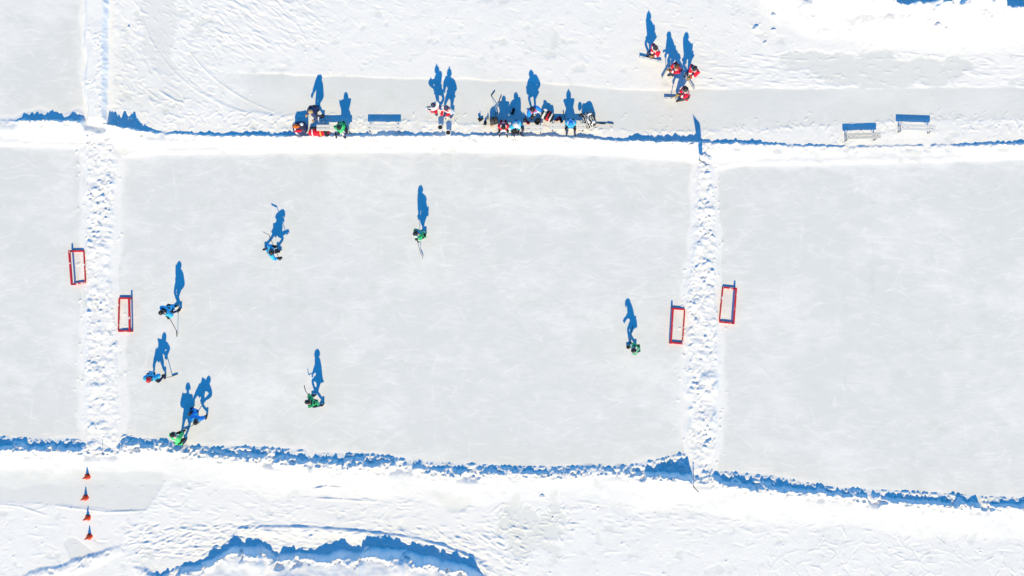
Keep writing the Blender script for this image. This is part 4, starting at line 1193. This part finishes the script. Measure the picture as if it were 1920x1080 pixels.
def loose_pair(px, py, label, mat, blade=True, rz=0.0, gap=0.16, name='pair'):
    for s_, lb in ((-1, label[0]), (1, label[1])):
        r = thing_at('skate', px + s_ * gap * 0.5 * PXM * math.cos(rz), py - s_ * gap * 0.5 * PXM * math.sin(rz), lb, 'skate', 'loose skates in the snow', rz + 1.5 + 0.2 * s_, 0.0)
        obj('boot', tpl('skate', mat), r, None, Matrix.Rotation(0.5 * s_, 4, 'X'))
        obj('blade', tpl('blade', 'steel'), r, None, Matrix.Rotation(0.5 * s_, 4, 'X'))
loose_pair(904.5, 230, ('loose dark skate farthest left beside the grey bag', 'loose dark skate just right of the farthest left one'), 'black', True, -0.6, 0.17)
loose_pair(991, 225, ('loose skate below the striped standing player, the left of two', 'loose skate below the striped standing player, the right of two'), 'grey', True, 0.4, 0.2)
def loose_glove(px, py, mat, label, rz):
    r = thing_at('hockey_glove', px, py, label, 'glove', 'loose gloves', rz, 0.06)
    obj('glove_shell', tpl('glove', mat), r)
loose_glove(1047, 223, 'red', 'loose red glove left of the lone light blue sitter', 0.7)
loose_glove(1051, 225, 'black', 'loose black glove touching the red one by the bench', 2.0)
loose_glove(962, 209, 'black', 'loose black glove in the shadow behind the white-helmeted sitter', 1.3)
loose_glove(988, 229, 'red', 'loose red glove below the striped standing player', -0.6)
r = thing_at('water_bottle', 915, 223, 'small dark bottle with yellow cap between the skates and the grey bag', 'bottle')
bm = bmesh.new(); rr = lathe(bm, [(0.036, 0), (0.038, 0.01), (0.038, 0.15), (0.03, 0.18), (0.016, 0.19)], 14); bm.faces.new(rr[0][::-1]); bm.faces.new(rr[-1]); obj('bottle_body', bm_mesh('bottle_body', bm, True), r, M['dark'])
bm = bmesh.new(); rr = lathe(bm, [(0.018, 0.188), (0.018, 0.215), (0.008, 0.235)], 10); bm.faces.new(rr[0][::-1]); bm.faces.new(rr[-1]); obj('cap', bm_mesh('cap', bm, True), r, M['yellow'])

# --- feather flag on the right divider
def flag():
    f0 = Vector((wx(1311), wy(301), 0)); f0.z = gz(f0)
    r = empty('feather_flag', f0); tag(r, 'white and blue feather flag leaning on the snow strip below the upper bank', 'flag')
    tip = Vector((wx(1299), wy(326), f0.z + 2.16)) - f0
    bow = Vector((0.03, 0.06, 0))
    P_ = lambda t: tip * t + bow * math.sin(math.pi * t) * 0.6
    bm = bmesh.new()
    for k in range(14): tube(bm, P_(k / 14), P_((k + 1) / 14), 0.016 - 0.009 * k / 14, 0.016 - 0.009 * (k + 1) / 14, 7)
    obj('pole', bm_mesh('pole', bm, True), r, M['grey'])
    bm = bmesh.new(); nT, nW = 36, 8; g = []
    for i in range(nT + 1):
        t = 0.16 + 0.84 * i / nT
        w = 0.19 + 0.08 * ss(0.25, 0.78, t)
        if t > 0.80: w *= max(0.02, 1 - ((t - 0.80) / 0.20) ** 1.3)
        if t < 0.24: w *= 0.75 + 0.25 * (t - 0.16) / 0.08
        row = []
        for j in range(nW + 1):
            v = j / nW
            row.append(bm.verts.new(P_(t) + Vector((1.0, -0.12, 0)) * float(w) * v + Vector((0, 0.035 * math.sin(7 * v + 9 * t), -0.02 * v))))
        g.append(row)
    for i in range(nT):
        for j in range(nW):
            f = bm.faces.new((g[i][j], g[i][j + 1], g[i + 1][j + 1], g[i + 1][j]))
            q = i + j * 0.9
            f.material_index = 1 if (int(q) % 9 in (0, 1, 5)) else (2 if 22 < i < 26 and 2 < j < 6 else 0)
    bmesh.ops.solidify(bm, geom=bm.faces[:], thickness=0.004)
    me_ = bm_mesh('banner', bm, True)
    for k in ('flag_white', 'flag_blue', 'flag_red'): me_.materials.append(M[k])
    obj('banner', me_, r)
    bm = bmesh.new(); lathe(bm, [(0.001, 0.03), (0.03, 0.03), (0.04, -0.05), (0.001, -0.05)], 10)
    obj('socket', bm_mesh('socket', bm), r, M['grey'])
flag()
def stake(px, py, hgt, rad, mat, label):
    c = Vector((wx(px), wy(py), 0)); c.z = gz(c) - 0.05
    r = empty('marker_stake', c); tag(r, label, 'stake', 'thin stakes at the ends of the snow strips')
    bm = bmesh.new(); tube(bm, (0, 0, 0), (0, 0.0, hgt), rad, rad * 0.8, 8); obj('stake_pole', bm_mesh('stake_pole', bm, True), r, M[mat])
    bm = bmesh.new(); rr = lathe(bm, [(rad * 1.4, hgt - 0.03), (rad * 1.4, hgt + 0.005), (0.001, hgt + 0.012)], 8); obj('cap', bm_mesh('cap', bm), r, M[mat])
stake(1299, 911, 0.86, 0.022, 'grey', 'thin stake at the lower end of the right snow strip')
stake(194, 848, 0.55, 0.010, 'grey', 'thinner stake at the lower end of the left snow strip')

# --- lumps of snow lying loose
def chunk(px, py, w, h_, z, label, seed, rz=0.0):
    r_ = random.Random(seed)
    bm = bmesh.new(); pts = []
    for k in range(26):
        a = r_.uniform(0, 6.28); q = r_.uniform(-0.4, 1); rr_ = math.sqrt(max(0, 1 - q * q)) if q > 0 else 1
        k2 = r_.uniform(0.75, 1.0)
        pts.append(Vector((w / PXM / 2 * rr_ * math.cos(a) * k2, h_ / PXM / 2 * rr_ * math.sin(a) * k2, z * max(q, -0.3) * k2)))
    hull(bm, pts)
    bmesh.ops.subdivide_edges(bm, edges=bm.edges[:], cuts=1, use_grid_fill=True)
    for v in bm.verts: v.co *= 1 + r_.uniform(-0.05, 0.05)
    me_ = bm_mesh('snow_chunk', bm)
    for an, v in (('snow_cover', 0.55), ('ice_tint', 0.2)):
        a = me_.attributes.new(an, 'FLOAT', 'POINT'); a.data.foreach_set('value', np.full(len(me_.vertices), v, np.float32))
    c = Vector((wx(px), wy(py), 0)); o = obj('snow_chunk', me_, None, M['snow'])
    o.location = (c.x, c.y, gz(c)); o.rotation_euler = (0, 0, rz)
    tag(o, label, 'snow chunk', 'loose chunks of snow')
chunk(1416, 54, 17, 12, 0.14, 'largest loose snow chunk below the upper right mound', 1, 0.4)
chunk(1450, 58, 12, 9, 0.10, 'squarish snow chunk just right of the largest loose one', 2)
chunk(1434, 81, 12, 7, 0.07, 'flat snow chunk lowest of those below the upper right mound', 3, 0.6)
chunk(1449, 29, 11, 9, 0.12, 'snow chunk nearest the foot of the upper right mound', 4)
chunk(1752, 52, 15, 10, 0.16, 'round snow chunk on the face of the upper right mound', 5)
chunk(1767, 58, 9, 7, 0.10, 'small snow chunk touching the round one on the mound', 6)
chunk(242, 52, 7, 7, 0.14, 'single pointed snow chunk right of the upper left snow strip', 7)
chunk(246, 224, 9, 8, 0.18, 'snow chunk caught in the shadow at the left end of the upper bank', 8)
chunk(689, 1027, 16, 12, 0.20, 'icy block in the shadow of the lower mound', 9, 0.3)
chunk(1016, 930, 14, 10, 0.10, 'broken snow chunk on the grey ice patch near the bottom centre', 10)
